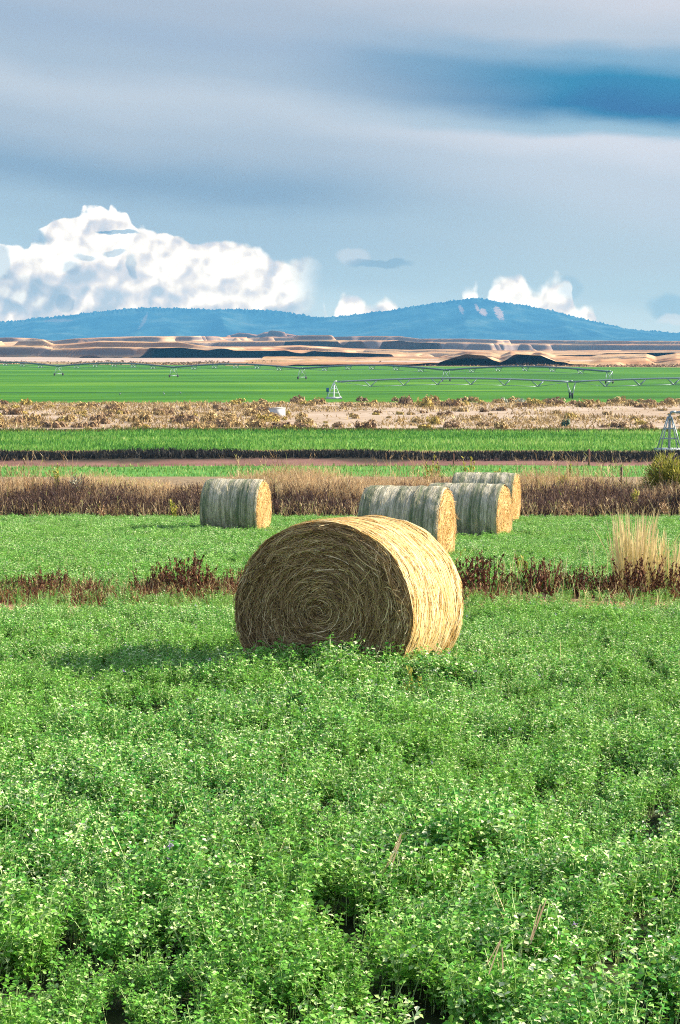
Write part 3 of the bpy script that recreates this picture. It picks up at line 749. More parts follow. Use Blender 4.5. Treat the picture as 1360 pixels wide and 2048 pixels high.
blade_field('scrub_tufts', 30000, (-78, 78), (228, 335), (.10, .50), (.05, .13), 'sage_tan',
            'low dry tufts and twiggy growth scattered over the bare ground', 'dry tufts', lean=.9, seed=70, k=3,
            tintf=lambda r, x, y, h: np.clip(r.beta(2, 1.6, len(x)), 0, 1), hfun=lambda x, y: .5 + 1.3 * fbm(x * .12, y * .12, 3, 71),
            mask=lambda x, y: np.clip(sstep(.36, .56, fbm(x * .09 + 4, y * .05, 4, 72) + .10 * (x < -8) + .12 * sstep(305, 330, y)) * .95 + .04, 0, 1))
# single bushes
def single(mat, name, seed, px, py, sc, label, n=300, rx=.9, rz=.8, leaf=.10, scz=None, z=-10.7, cat='bush'):
    x, Y = atpix(px, py, z)
    o = bush_mesh(name, mat, seed, n=n, rx=rx, rz=rz, leaf=leaf, link=True)
    o.location = (x, Y, gz(x, Y)); o.scale = (sc, sc, scz or sc); tag(o, label, cat); return o
single('sage_green', 'juniper_bush', 501, 1131, 853, 1.05, 'dark green upright bush alone on the bare ground at the right', rx=.62, rz=1.25)
single('sage_pale', 'pale_bush', 502, 1007, 806, 1.2, 'left of two pale grey-green bushes standing against the green field', rx=.7, rz=1.1)
single('sage_pale', 'pale_bush', 503, 1041, 806, 1.1, 'right of two pale grey-green bushes standing against the green field', rx=.85, rz=.95)
single('sage_gold', 'rabbitbrush', 504, 1082, 810, 1.2, 'bright golden round bush at the edge of the big green field', rx=.8, rz=.8)
single('sage_brown', 'rust_bush', 505, 1237, 855, 1.1, 'rusty brown bush on the right of the bare ground near the crop', rx=.8, rz=.9)
single('sage_gold', 'rabbitbrush', 506, 1283, 850, 1.2, 'golden bush on the bare ground near the irrigation tower', rx=.9, rz=.7)
single('sage_brown', 'wide_scrub', 507, 572, 859, 1.9, 'wide low dark bush in front of the pale concrete box', rx=1.1, rz=.5)

# bushes on the ditch bank
def bank(mat, name, seed, px, Y, rx, rz, label, n=900, leaf=.05, spiky=1.2, sc=1, dz=0, cat='bush'):
    u, _ = ray(px, 960); x = u * Y
    o = bush_mesh(name, mat, seed, n=n, rx=rx, rz=rz, leaf=leaf, spiky=spiky, link=True)
    o.location = (x, Y, gz(x, Y) + dz); tag(o, label, cat); return o
bank('yellow_weed', 'rabbitbrush', 520, 528, 65.5, .75, 1.25, 'yellow-green feathery bush behind the lone striped bale', n=1500, leaf=.035, spiky=2)
bank('yellow_weed', 'rabbitbrush', 521, 1100, 65.5, 1.0, 1.15, 'wide yellow-green bush on the ditch bank right of the farthest bale', n=1600, leaf=.035, spiky=2)
bank('olive_bush', 'olive_shrub', 522, 1345, 64.5, 1.5, 1.9, 'large dark olive shrub with yellow tips on the bank at the right edge', n=9000, leaf=.035, spiky=2)
bank('sage_pale', 'pale_thistle', 523, 152, 63.6, .22, 1.45, 'pale silvery thistle standing tall out of the bank on the left', n=260, leaf=.035)

def stalk_plant(name, mat, seed, h, spread, nst, head, link=False, dense=26, hw=.013):
    """upright stalks crowded with seed whorls"""
    r = np.random.default_rng(seed); sp = Soup()
    for s in range(nst):
        a = r.uniform(0, 6.28); q = spread * r.uniform(0, .5); hh = h * r.uniform(.55, 1.05); l = r.normal(0, .16)
        t = np.linspace(0, 1, 6)
        P = np.stack([math.cos(a) * (q + spread * .6 * t * r.uniform(0, 1)) + l * hh * t ** 2 * .5, math.sin(a) * (q + spread * .5 * t), hh * t], -1)
        sp.ribbons(P[None], np.linspace(.006, .003, 6)[None] * (hw / .013), np.array([[1., .2, 0]]), np.array([r.uniform(.2, .8)]))
        m = dense; tv = r.uniform(head, 1., m)
        c = np.stack([np.interp(tv, t, P[:, d]) for d in range(3)], -1) + r.normal(0, hw * .8, (m, 3))
        d = np.stack([r.normal(0, .5, m), r.normal(0, .5, m), r.uniform(.4, 1.2, m)], -1) * (hw * 2.3); b_ = np.cross(d, r.normal(0, 1, (m, 3))); b_ *= (hw * .8 / (np.linalg.norm(b_, axis=1) + 1e-9))[:, None]
        V = np.stack([c - d, c - b_, c + d, c + b_], 1).reshape(-1, 3)
        sp.add(V, Q=np.arange(m * 4).reshape(-1, 4), tint=np.repeat(r.random(m), 4))
    return sp.build(name, M[mat], link=link)
docks = [stalk_plant('dock_plant', 'dock', 600 + i, .50, .34, 24, .12, dense=26, hw=.012) for i in range(5)]
K_dock = Kind(docks)
GD = 'dead red-brown dock plants along the bare strip'
for i, (px, Y, s, lab) in enumerate([
    (45, 27.6, .75, 'red-brown dead dock plant at the left end of the bare strip'),
    (88, 27.3, .95, 'red-brown dead dock plant, tallest of the leftmost group'),
    (118, 27.8, .8, 'dead dock plant at the right side of the leftmost group'),
    (190, 27.4, .62, 'small lone dark dock plant between the two left groups'),
    (288, 27.4, .9, 'dark dock plant at the left end of the big clump left of the large bale'),
    (318, 27.8, .98, 'dock plant second from left in the big clump left of the large bale'),
    (350, 27.3, 1.05, 'dock plant in the middle of the big clump left of the large bale'),
    (378, 27.6, 1.3, 'tallest dark red dock plant left of the large bale'),
    (412, 27.3, 1.0, 'dock plant near the right end of the big clump left of the large bale'),
    (440, 27.7, .72, 'short dock plant between the big clump and the large bale'),
    (468, 27.2, .95, 'dock plant touching the left edge of the large bale'),
    (905, 28.3, 1.2, 'brown dock plant rising at the right edge of the large bale'),
    (968, 27.4, 1.35, 'tall branched dock plant first right of the large bale'),
    (1012, 27.6, .75, 'short dock plant right of the tall branched one'),
    (1066, 27.7, 1.2, 'dark dock plant on the left of the middle right clump'),
    (1096, 27.3, 1.2, 'dark dock plant on the right of the middle right clump'),
    (1140, 27.5, 1.0, 'upright reddish dock plant between the right clumps'),
    (1172, 27.5, .8, 'low black dock plant right of the upright reddish one'),
    (1212, 27.6, 1.0, 'dock plant with a leaning spike left of the tall pale grass'),
    (1264, 27.3, 1.25, 'dock plant in front of the tall pale grass, left one'),
    (1296, 27.2, 1.3, 'dock plant in front of the tall pale grass, right one'),
    (1338, 27.0, 1.15, 'dock plant at the right edge of the photo')]):
    u, _ = ray(px, 1190)
    K_dock.put(i, u * Y, Y, s * (.72 + .35 * ((i * 7) % 5) / 4), i * 1.3, lab, 'dock plant', GD, scz=s)

def grass_clump(name, mat, seed, h, spread, n, link=True, w=.005):
    r = np.random.default_rng(seed); sp = Soup(); k = 6
    a = r.uniform(0, 6.28, n); q = spread * np.sqrt(r.random(n)) * .6; hh = h * r.uniform(.35, 1.05, n); l = r.gamma(2, .055, n)
    t = np.linspace(0, 1, k)[None]
    P = np.stack([(np.cos(a) * q)[:, None] + (np.cos(a) * l * hh)[:, None] * t ** 1.8, (np.sin(a) * q)[:, None] + (np.sin(a) * l * hh)[:, None] * t ** 1.8, hh[:, None] * t], -1)
    W = r.uniform(.5, 1, n)[:, None] * w * np.array([1, .9, .8, .9, 1.1, .3])[None]
    sp.ribbons(P, W, np.stack([np.ones(n), r.normal(0, .5, n), 0 * a], -1), np.clip(.25 * r.random(n)[:, None] + .75 * t + r.normal(0, .1, (n, 1)), 0, 1))
    return sp.build(name, M[mat], link=link)
def place(o, px, Y, label, cat, py=1190, group=None):
    u, _ = ray(px, py); o.location = (u * Y, Y, gz(u * Y, Y)); return tag(o, label, cat, group)
place(grass_clump('tall_grass', 'pale_grass', 701, 1.30, .50, 230, w=.007), 1262, 28.6, 'tall pale straw grass clump, thickest one at the right of the field', 'tall grass')
place(grass_clump('tall_grass', 'pale_grass', 702, 1.05, .45, 150, w=.0065), 1292, 28.9, 'tall pale grass clump leaning against the thickest one', 'tall grass')
place(grass_clump('tall_grass', 'pale_grass', 703, .95, .35, 110, w=.007), 1335, 28.8, 'thin pale grass clump at the right edge behind the dock plants', 'tall grass')
place(grass_clump('tall_grass', 'pale_grass', 704, .62, .45, 50), 1112, 28.3, 'short yellowish grass clump among the dark dock plants', 'tall grass')
place(grass_clump('tall_grass', 'pale_grass', 705, .75, .3, 14), 1018, 28.0, 'few thin dry stems right of the tall branched dock plant', 'tall grass')
place(grass_clump('tall_grass', 'pale_grass', 706, .8, .5, 12), 1200, 29.5, 'few crossed thin stems left of the tall pale grass', 'tall grass')
place(stalk_plant('yellow_weed', 'yellow_weed', 711, .70, .3, 9, .35, link=True, dense=16, hw=.016), 882, 30.0, 'yellow-green weed in front of the green bale end', 'weed')
place(stalk_plant('yellow_weed', 'yellow_weed', 712, .62, .12, 3, .3, link=True, dense=22, hw=.02), 848, 30.5, 'leafy yellow weed against the side of the bale behind the large one', 'weed')
place(stalk_plant('yellow_weed', 'yellow_weed', 713, .5, .25, 5, .3, link=True, dense=12, hw=.02), 1046, 31.0, 'small yellow-green weed in the alfalfa right of the bales', 'weed')
place(stalk_plant('yellow_weed', 'yellow_weed', 714, .42, .16, 6, .2, link=True, dense=12, hw=.013), 852, 16.2, 'small yellow-green weed growing against the sunlit side of the large bale', 'weed', py=1290)
place(stalk_plant('yellow_weed', 'yellow_weed', 715, .40, .10, 4, .2, link=True, dense=16, hw=.012), 828, 14.8, 'yellow weed in the alfalfa in front of the large bale corner', 'weed', py=1330)
for i, (px, Y, h, lab, mt) in enumerate([
    (118, 63.5, 1.45, 'thin yellow stalk beside the silvery thistle on the left', 'yellow_weed'),
    (346, 61.0, .80, 'green-yellow leafy weed in front of the dark bank left of the striped bale', 'yellow_weed'),
    (858, 65.5, 1.65, 'tall yellow flower stalk above the bank behind the green bale', 'yellow_weed'),
    (940, 65.5, 1.5, 'shorter yellow flower stalk above the bank behind the farthest bale', 'yellow_weed'),
    (1268, 62.0, 1.0, 'bright yellow-green stalk in the dark weeds at the right', 'yellow_weed'),
    (1140, 66.0, 1.5, 'dark leafy stalk rising behind the wide yellow bush', 'olive_bush'),
    (998, 66.0, 1.3, 'thin olive stalk rising right of the farthest bale', 'olive_bush'),
    (878, 66.0, 1.25, 'grey-green thin stalk beside the tall yellow flower stalk', 'olive_bush')]):
    place(stalk_plant('weed_stalk', mt, 720 + i, h, .16, 4, .35, link=True, dense=22, hw=.030), px, Y, lab, 'weed', py=960)
for i, (px, h, lab) in enumerate([(1132, .75, 'reddish dry weed spike in the dark bank right of the bales'), (205, .75, 'tan dry weed spike low in the dark bank at the left'), (1330, .8, 'reddish dry weed spike in the dark bank at the right edge')]):
    place(stalk_plant('weed_stalk', 'litter', 740 + i, h, .25, 6, .2, link=True, dense=16, hw=.022), px, 61.1, lab, 'weed', py=1010)
# dry broken stems lying in the near alfalfa
def dry_stems(px, py, seed, label, n=4, L=.22):
    u, s = ray(px, py); Y = 1.85 / (-s - .064); r = np.random.default_rng(seed); sp = Soup()
    for i in range(n):
        a = R(60) + r.normal(0, .25); l = L * r.uniform(.6, 1.1); c = r.normal(0, .02, 3)
        t = np.linspace(-.5, .5, 4)
        P = np.stack([c[0] + math.cos(a) * l * t * .6, c[1] + l * t * .4, .0 + c[2] * .5 + l * t * .75], -1)
        sp.ribbons(P[None], np.full((1, 4), .0026), np.array([[1., .2, .1]]), np.array([r.uniform(.5, 1)]))
    o = sp.build('dry_stem', M['litter']); x = u * Y; o.location = (x, Y, gz(x, Y) + .31); tag(o, label, 'dry stems')
dry_stems(787, 1725, 1, 'crossed tan dry stems in the near alfalfa below the large bale')
dry_stems(1072, 1860, 2, 'pale forked dry stems in the near alfalfa at the lower right', 3)
dry_stems(1000, 1935, 3, 'rusty broken dry stems low in the near alfalfa', 3, .16)

# ------------------------------------------------------------------ posts, box, birds
def post(px, Y, h, rr, mat, label):
    u, _ = ray(px, 930); x = u * Y; sp = Soup()
    sp.tube([(0, 0, -.1), (.01, 0, h * .5), (0, .01, h * .97), (0, .01, h)], [rr, rr * .95, rr * .9, rr * .5], 8)
    o = sp.build('fence_post', M[mat]); o.location = (x, Y, gz(x, Y)); tag(o, label, 'post')
post(1243, 67, .95, .05, 'wood_dark', 'short dark wooden post standing behind the weedy bank at the right')
post(1178, 160, 1.5, .09, 'wood_red', 'thin rusty post in front of the second ditch at the right')
post(907, 160, 1.1, .06, 'wood_red', 'short rusty post in front of the second ditch above the farthest bale')
x, Y = atpix(554, 833)
bx = empty('concrete_box', (x, Y, gz(x, Y)), (0, 0, R(38)))
sp = Soup(); sp.box((0, 0, .6), (1.9, 1.7, 1.3), taper=.97); sp.build('body', M['concrete'], bx)
sp = Soup(); sp.box((0, 0, 1.28), (2.0, 1.8, .10)); sp.build('lid', M['concrete'], bx)
tag(bx, 'pale concrete box with shaded blue left side among the scrub bushes', 'concrete box')
def bird(px, py, rz, s, label):
    x, Y = atpix(px, py); root = empty('bird', (x, Y, gz(x, Y)), (0, 0, rz)); root.scale = (s, s, s)
    sp = Soup(); t = np.linspace(0, 1, 9)
    P = np.stack([-.26 + .5 * t, 0 * t, .42 + .38 * t], -1)
    sp.tube(P, .02 + .12 * np.sin(np.pi * np.clip(t, .02, .98)) ** .8, 10)
    Pn = [(.20, 0, .72), (.27, 0, .88), (.24, 0, 1.02), (.27, 0, 1.12), (.33, 0, 1.13)]
    sp.tube(Pn, [.055, .035, .03, .045, .02], 8); body = sp.build('body', M['feather'], root, smooth=True)
    sp = Soup(); sp.tube([(.33, 0, 1.13), (.46, 0, 1.10)], [.015, .004], 6); sp.build('beak', M['beak'], root)
    for k in (-1, 1):
        sp = Soup(); sp.tube([(.0, .05 * k, .55), (-.02, .05 * k, .28), (.02, .05 * k, 0), (.10, .05 * k, 0)], .012, 6); sp.build('leg', M['beak'], root)
    tag(root, label, 'bird', 'grey birds standing in the green field')
bird(240, 793, R(10), .85, 'leftmost of three grey birds standing in the big green field')
bird(328, 792, R(130), .8, 'middle one of three grey birds standing in the big green field')
bird(361, 790, R(150), .75, 'rightmost of three grey birds standing in the big green field')

# ------------------------------------------------------------------ irrigation machines
def pivot_line(root, p0, d, spans, zt, span=48., seg=7, arch=.7, r_pipe=.17, wr=.48, mats=('steel', 'steel')):
    """p0 start (x,y) relative to root, d unit direction. parts: pipe, truss (one per span), drive_tower(>wheel)"""
    d = np.array(d, float); nrm = np.array([-d[1], d[0]])
    pos = 0
    for sidx, (L, tower) in enumerate(spans):
        t = np.linspace(0, 1, seg * 3 + 1)
        P = np.stack([p0[0] + d[0] * (pos + L * t), p0[1] + d[1] * (pos + L * t), zt + arch * np.sin(np.pi * t)], -1)
        sp = Soup(); sp.tube(P, r_pipe, 8); sp.build('pipe', M[mats[0]], root, smooth=True)
        sp = Soup(); tips = [[], []]
        for q in range(1, seg):
            c = np.array([np.interp(q / seg, t, P[:, k]) for k in range(3)])
            for si, s in enumerate((-1, 1)):
                tip = c + np.array([nrm[0] * s * .9, nrm[1] * s * .9, -1.25]); tips[si].append(tip)
                for e in (-1, 1):
                    a = c + np.array([d[0] * e * 1.35, d[1] * e * 1.35, 0])
                    sp.tube([a, tip], .085, 5)
            sp.tube([tips[0][-1], tips[1][-1]], .035, 5)
        for si, s in enumerate((-1, 1)):
            line = [P[0]] + tips[si] + [P[-1]]
            for a, b_ in zip(line[:-1], line[1:]): sp.tube([a, b_], .03, 4)
        sp.build('truss', M[mats[1]], root)
        pos += L
        if tower:
            c = np.array([p0[0] + d[0] * pos, p0[1] + d[1] * pos, 0.])
            D3 = np.array([d[0], d[1], 0]); N3 = np.array([nrm[0], nrm[1], 0])
            sp = Soup()
            for s in (-1, 1):
                for e in (-1, 1): sp.tube([c + D3 * e * .9 + np.array([0, 0, zt]), c + N3 * s * 1.9 + D3 * e * .12 + np.array([0, 0, .75])], .07, 6)
            sp.tube([c - N3 * 2.2 + np.array([0, 0, .72]), c + N3 * 2.2 + np.array([0, 0, .72])], .10, 6)
            sp.tube([c + D3 * .9 + np.array([0, 0, zt]), c - D3 * .9 + np.array([0, 0, zt])], .13, 6)
            sp.box(c + np.array([0, 0, zt + .15]), (.4, .4, .4), tint=.5)
            tw = sp.build('drive_tower', M[mats[1]], root)
            for s in (-1, 1):
                w = c + N3 * s * 2.0 + np.array([0, 0, .62])
                sp = Soup(); an = np.linspace(0, 2 * math.pi, 25)
                ringp = np.stack([w[0] + N3[0] * np.cos(an) * wr, w[1] + N3[1] * np.cos(an) * wr, w[2] - .48 + wr + np.sin(an) * wr], -1)
                sp.tube(ringp, .15 * wr / .48, 8); sp.tube([w - D3 * .12, w + D3 * .12], [.34, .34], 14)
                sp.build('wheel', M['tyre'], tw)
def pivot_centre(root, H, mats, splay=1.35, box=True):
    sp = Soup()
    for a in (-1, 1):
        for b_ in (-1, 1): sp.tube([(a * .18, b_ * .18, H - .5), (a * splay, b_ * splay, .12)], .065, 6)
    for q in (.35, .65):
        e = .18 + (splay - .18) * q; z = (H - .5) + (.12 - H + .5) * q
        for p1, p2 in (((-e, -e, z), (e, -e, z)), ((e, -e, z), (e, e, z)), ((e, e, z), (-e, e, z)), ((-e, e, z), (-e, -e, z))): sp.tube([p1, p2], .04, 5)
    sp.build('leg_frame', M[mats[0]], root)
    sp = Soup(); sp.tube([(0, 0, 0), (0, 0, H * .5), (0, 0, H - .45)], .13, 10)
    sp.tube([(0, 0, H - .5), (0, 0, H - .25), (.08, 0, H - .07), (.25, 0, H), (.6, 0, H)], .14, 10)
    sp.tube([(0, 0, H - .75), (0, 0, H - .45)], [.26, .26], 10); sp.build('riser_pipe', M[mats[1]], root, smooth=True)
    sp = Soup(); sp.box((0, 0, .08), (splay * 2 + .5, splay * 2 + .5, .4)); sp.build('base_pad', M['concrete'], root)
    if box:
        sp = Soup(); sp.box((-splay * .95, -.4, 1.75), (.55, .4, .8)); sp.tube([(-splay * .95, -.4, 1.4), (-splay * .95, -.4, .2)], .05, 6); sp.build('control_box', M['blue_box'], root)
x, Y = atpix(668, 797)
root = empty('centre_pivot', (x, Y, -10.7)); pivot_centre(root, 3.45, ('white_steel', 'white_steel'))
pivot_line(root, (.6, 0), (1, .0), [(47.0, True), (48, True)], 3.35)
tag(root, 'long irrigation machine with white pivot base in the near part of the big green field', 'irrigation machine')
u0, _ = ray(1339, 860); Yp = 181.
root = empty('centre_pivot', (u0 * Yp, Yp, -10.65)); pivot_centre(root, 3.95, ('steel', 'steel'), 1.05, False)
pivot_line(root, (.6, 0), (.97, .24), [(44, True)], 3.9, r_pipe=.12)
tag(root, 'closest irrigation pivot tower with bent pipe at the right edge above the olive shrub', 'irrigation machine')
u0, _ = ray(-90, 740); Y0 = 660.
dx, dy = 230., -175.; L = math.hypot(dx, dy)
root = empty('lateral_sprinkler', (u0 * Y0, Y0, -10.7))
pivot_line(root, (0, 0), (dx / L, dy / L), [(54, True)] * 5, 3.4, span=54, seg=6, arch=1.2, r_pipe=.26, wr=.30, mats=('steel_dark', 'steel'))
tag(root, 'thin distant irrigation machine spanning the far part of the big green field', 'irrigation machine')

# ------------------------------------------------------------------ badlands
def badlands_material():
    m, nt = newmat('badlands_clay'); g = G(nt); p = g.pos(); x, y, z = g.sep(p)
    n = g.noise(g.mapping(p, (.012, .012, .05)), 1, 6, .65)
    st = g.noise(g.comb(g.m('MULTIPLY', x, .002), g.m('MULTIPLY', y, .002), g.m('MULTIPLY', z, .55)), 1, 4, .6)
    c = g.ramp(g.m('ADD', g.m('MULTIPLY', n, .5), g.m('MULTIPLY', st, .5)), [(.36, (.28, .12, .06)), (.46, (.44, .23, .12)), (.55, (.56, .35, .20)), (.66, (.64, .46, .31))])
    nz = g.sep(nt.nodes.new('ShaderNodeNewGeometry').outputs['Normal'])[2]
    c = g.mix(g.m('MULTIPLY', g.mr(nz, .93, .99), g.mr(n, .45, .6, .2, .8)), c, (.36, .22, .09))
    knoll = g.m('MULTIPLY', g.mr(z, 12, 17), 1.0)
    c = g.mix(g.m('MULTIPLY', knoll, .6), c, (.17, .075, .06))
    c = g.mix(g.mr(nz, .50, .80, .85, 0), c, (.13, .115, .12))  # scarp shade put into the colour: steeper faces go darker and greyer
    g.out(c, rough=.95, spec=.1, normal=g.bump(g.noise(g.mapping(p, (.08, .08, .4)), 1, 6, .7), .35, 1.5))
    return m
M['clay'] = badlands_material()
def badlands(name, Y0, Y1, xr, nx, ny, seed, topf, L, base=-11.2):
    """terraced, eroded mesas: plateaus cut out of a fractal field that rises towards the back"""
    X = np.linspace(*xr, nx); Yv = np.linspace(Y0, Y1, ny)
    XX, YY = np.meshgrid(X, Yv); px = 680 + XX / YY * F
    q = (YY - Y0) / (Y1 - Y0)
    wx = XX + L * .4 * (fbm(XX / L * 1.0, YY / L * 1.0, 2, seed + 5) - .5); wy = YY + L * .4 * (fbm(XX / L * 1.0 + 9, YY / L * 1.0, 2, seed + 6) - .5)
    ua = (wx * .80 - wy * .60); va = (wx * .60 + wy * .80)
    n = fbm(ua / (L * 1.25) + seed * 3.7, va / (L * .80), 4, seed)
    rid = np.abs(fbm(XX / L * 3.2, YY / L * 2.4, 3, seed + 11) - .5) * 2
    n = n + .17 * (q - .38) - .022 * rid
    top_h = np.maximum(topf(px) - base, 2.)
    st_ = lambda a, w: sstep(a, a + w * 95. / L, n)
    Z = .07 * sstep(.41, .47, n) + .58 * st_(.47, .034) + .05 * sstep(.49, .57, n) + .30 * st_(.575, .028)
    Z = Z * (.90 + .22 * (fbm(XX / (L * .7), YY / (L * .7), 4, seed + 20) - .4))
    Z = base + top_h * Z * (1 - sstep(.93, 1, q)) + .5 * (fbm(XX / 8, YY / 8, 3, seed + 8) - .5) * sstep(.42, .47, n)
    V = np.stack([XX, YY, Z], -1).reshape(-1, 3)
    i = (np.arange(ny - 1)[:, None] * nx + np.arange(nx - 1)[None]).ravel()
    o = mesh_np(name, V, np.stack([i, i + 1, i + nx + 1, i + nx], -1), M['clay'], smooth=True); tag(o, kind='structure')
def curve(pts):
    xs = np.array([p[0] for p in pts], float); ys = np.array([p[1] for p in pts], float)
    return lambda px: np.interp(px, xs, ys)
def pxz(py, Y): return (690 - py) / F * Y
t1 = curve([(-300, 737), (840, 737), (880, 715), (930, 703), (980, 705), (1000, 712), (1020, 702), (1080, 704), (1110, 714), (1170, 718), (1200, 712), (1290, 709), (1310, 716), (1350, 708), (1700, 704)])
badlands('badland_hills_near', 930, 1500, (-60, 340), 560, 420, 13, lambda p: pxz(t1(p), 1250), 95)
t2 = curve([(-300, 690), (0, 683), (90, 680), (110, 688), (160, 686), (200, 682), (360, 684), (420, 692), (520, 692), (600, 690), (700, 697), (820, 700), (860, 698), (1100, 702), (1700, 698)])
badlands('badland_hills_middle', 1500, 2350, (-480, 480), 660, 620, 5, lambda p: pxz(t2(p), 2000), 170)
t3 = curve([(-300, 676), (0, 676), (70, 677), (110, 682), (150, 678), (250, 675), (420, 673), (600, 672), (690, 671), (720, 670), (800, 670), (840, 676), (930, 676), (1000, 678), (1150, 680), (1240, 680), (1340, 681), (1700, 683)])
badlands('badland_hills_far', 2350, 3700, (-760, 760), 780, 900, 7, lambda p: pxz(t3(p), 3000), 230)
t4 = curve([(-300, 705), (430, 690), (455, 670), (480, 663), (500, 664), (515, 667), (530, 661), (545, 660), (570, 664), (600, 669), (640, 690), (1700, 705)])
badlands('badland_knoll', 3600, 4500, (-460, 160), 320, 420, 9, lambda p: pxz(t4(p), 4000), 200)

# ------------------------------------------------------------------ the blue mountain
def mountain():
    m, nt = newmat('forested_mountain'); g = G(nt); p = g.pos(); x, y, z = g.sep(p)
    n = g.noise(g.mapping(p, (.004, .004, .008)), 1, 6, .65); nf = g.noise(p, .03, 5, .7)
    c = g.ramp(n, [(.38, (.008, .03, .035)), (.52, (.03, .075, .07)), (.62, (.075, .12, .095)), (.75, (.15, .17, .12))])
    # bare pale cliffs below the summit, and a slide on the left shoulder
    rock = 0
    for (px, py, sx, sy) in ((916, 621, 5, 10), (945, 617, 4, 9), (955, 627, 8, 9), (986, 629, 10, 15), (300, 645, 5, 20), (128, 642, 34, 4)):
        cx = (px - 680) / F * 12000; cz = (690 - py) / F * 12000
        ex = g.m('DIVIDE', g.m('SUBTRACT', x, cx), sx / F * 12000); ez = g.m('DIVIDE', g.m('SUBTRACT', z, cz), sy / F * 12000)
        d = g.m('ADD', g.m('MULTIPLY', ex, ex), g.m('MULTIPLY', ez, ez))
        d = g.m('ADD', d, g.m('MULTIPLY', g.m('SUBTRACT', nf, .5), 4))
        k = g.mr(d, .4, 1.0, .95 if px > 500 else .35, 0)
        rock = k if rock == 0 else g.m('MAXIMUM', rock, k)
    c = g.mix(rock, c, (.46, .28, .18))
    g.out(c, rough=.95, spec=.05, normal=g.bump(g.noise(p, .01, 3, .6), .5, 20))
    rc = curve([(-500, 655), (-100, 652), (0, 647), (60, 640), (130, 632), (200, 625), (270, 618), (300, 617), (360, 619), (430, 620), (520, 621), (570, 625), (640, 636), (700, 632), (780, 622), (860, 610), (925, 601), (950, 598), (985, 603), (1050, 613), (1100, 623), (1150, 635), (1200, 647), (1240, 657), (1290, 664), (1360, 668), (1500, 672), (1900, 676)])
    nx, ny = 1100, 90
    X = np.linspace(-4200, 4200, nx); q = np.linspace(-.35, 1, ny)       # q: 1 at the foot towards the camera, 0 ridge
    XX, QQ = np.meshgrid(X, q); px = 680 + XX / 12000 * F
    H = (690 - rc(px)) / F * 12000 + 14 * (fbm(XX / 120, XX * 0, 3, 3) - .5)
    YY = 12000 - QQ * 1900 + 0 * XX
    spur = np.abs(fbm(XX / 520 + 3, QQ * 1.1, 2, 51) - .5) * 2
    prof = np.where(QQ < 0, 1 - (QQ / -.35) ** 1.5, (1 - QQ) ** 1.25)
    Z = -14 + (H + 14) * np.clip(prof, 0, 1) * (1 - .95 * spur * np.clip(QQ * 3, 0, 1) * (1 - QQ * .5))
    tree = rng.random((ny, nx)) ** 3 * 13 * (np.abs(QQ) < .03)
    Z = Z + tree * (H > 60)
    V = np.stack([XX, YY, Z], -1).reshape(-1, 3)
    i = (np.arange(ny - 1)[:, None] * nx + np.arange(nx - 1)[None]).ravel()
    o = mesh_np('mountain', V, np.stack([i, i + nx, i + nx + 1, i + 1], -1), m, smooth=True); tag(o, kind='structure')
mountain()

# ------------------------------------------------------------------ haze
def haze():
    sp = Soup(); z0, z1 = -13., HZ_TOP
    sp.box((0, (HZ_FAR - 200) / 2, (z0 + z1) / 2), (9400, HZ_FAR + 200, z1 - z0))
    m = bpy.data.materials.new('haze_air'); m.use_nodes = True; nt = m.node_tree; nt.nodes.clear()
    v = nt.nodes.new('ShaderNodeVolumePrincipled'); v.inputs['Color'].default_value = (.105, .385, .70, 1)
    v.inputs['Density'].default_value = HAZE; v.inputs['Density Attribute'].default_value = ''
    v.inputs['Anisotropy'].default_value = 0.
    o = nt.nodes.new('ShaderNodeOutputMaterial'); nt.links.new(v.outputs[0], o.inputs['Volume'])
    ob = sp.build('haze', m); tag(ob, 'thin blue haze filling the air towards the mountains', 'haze', kind='stuff')
haze()

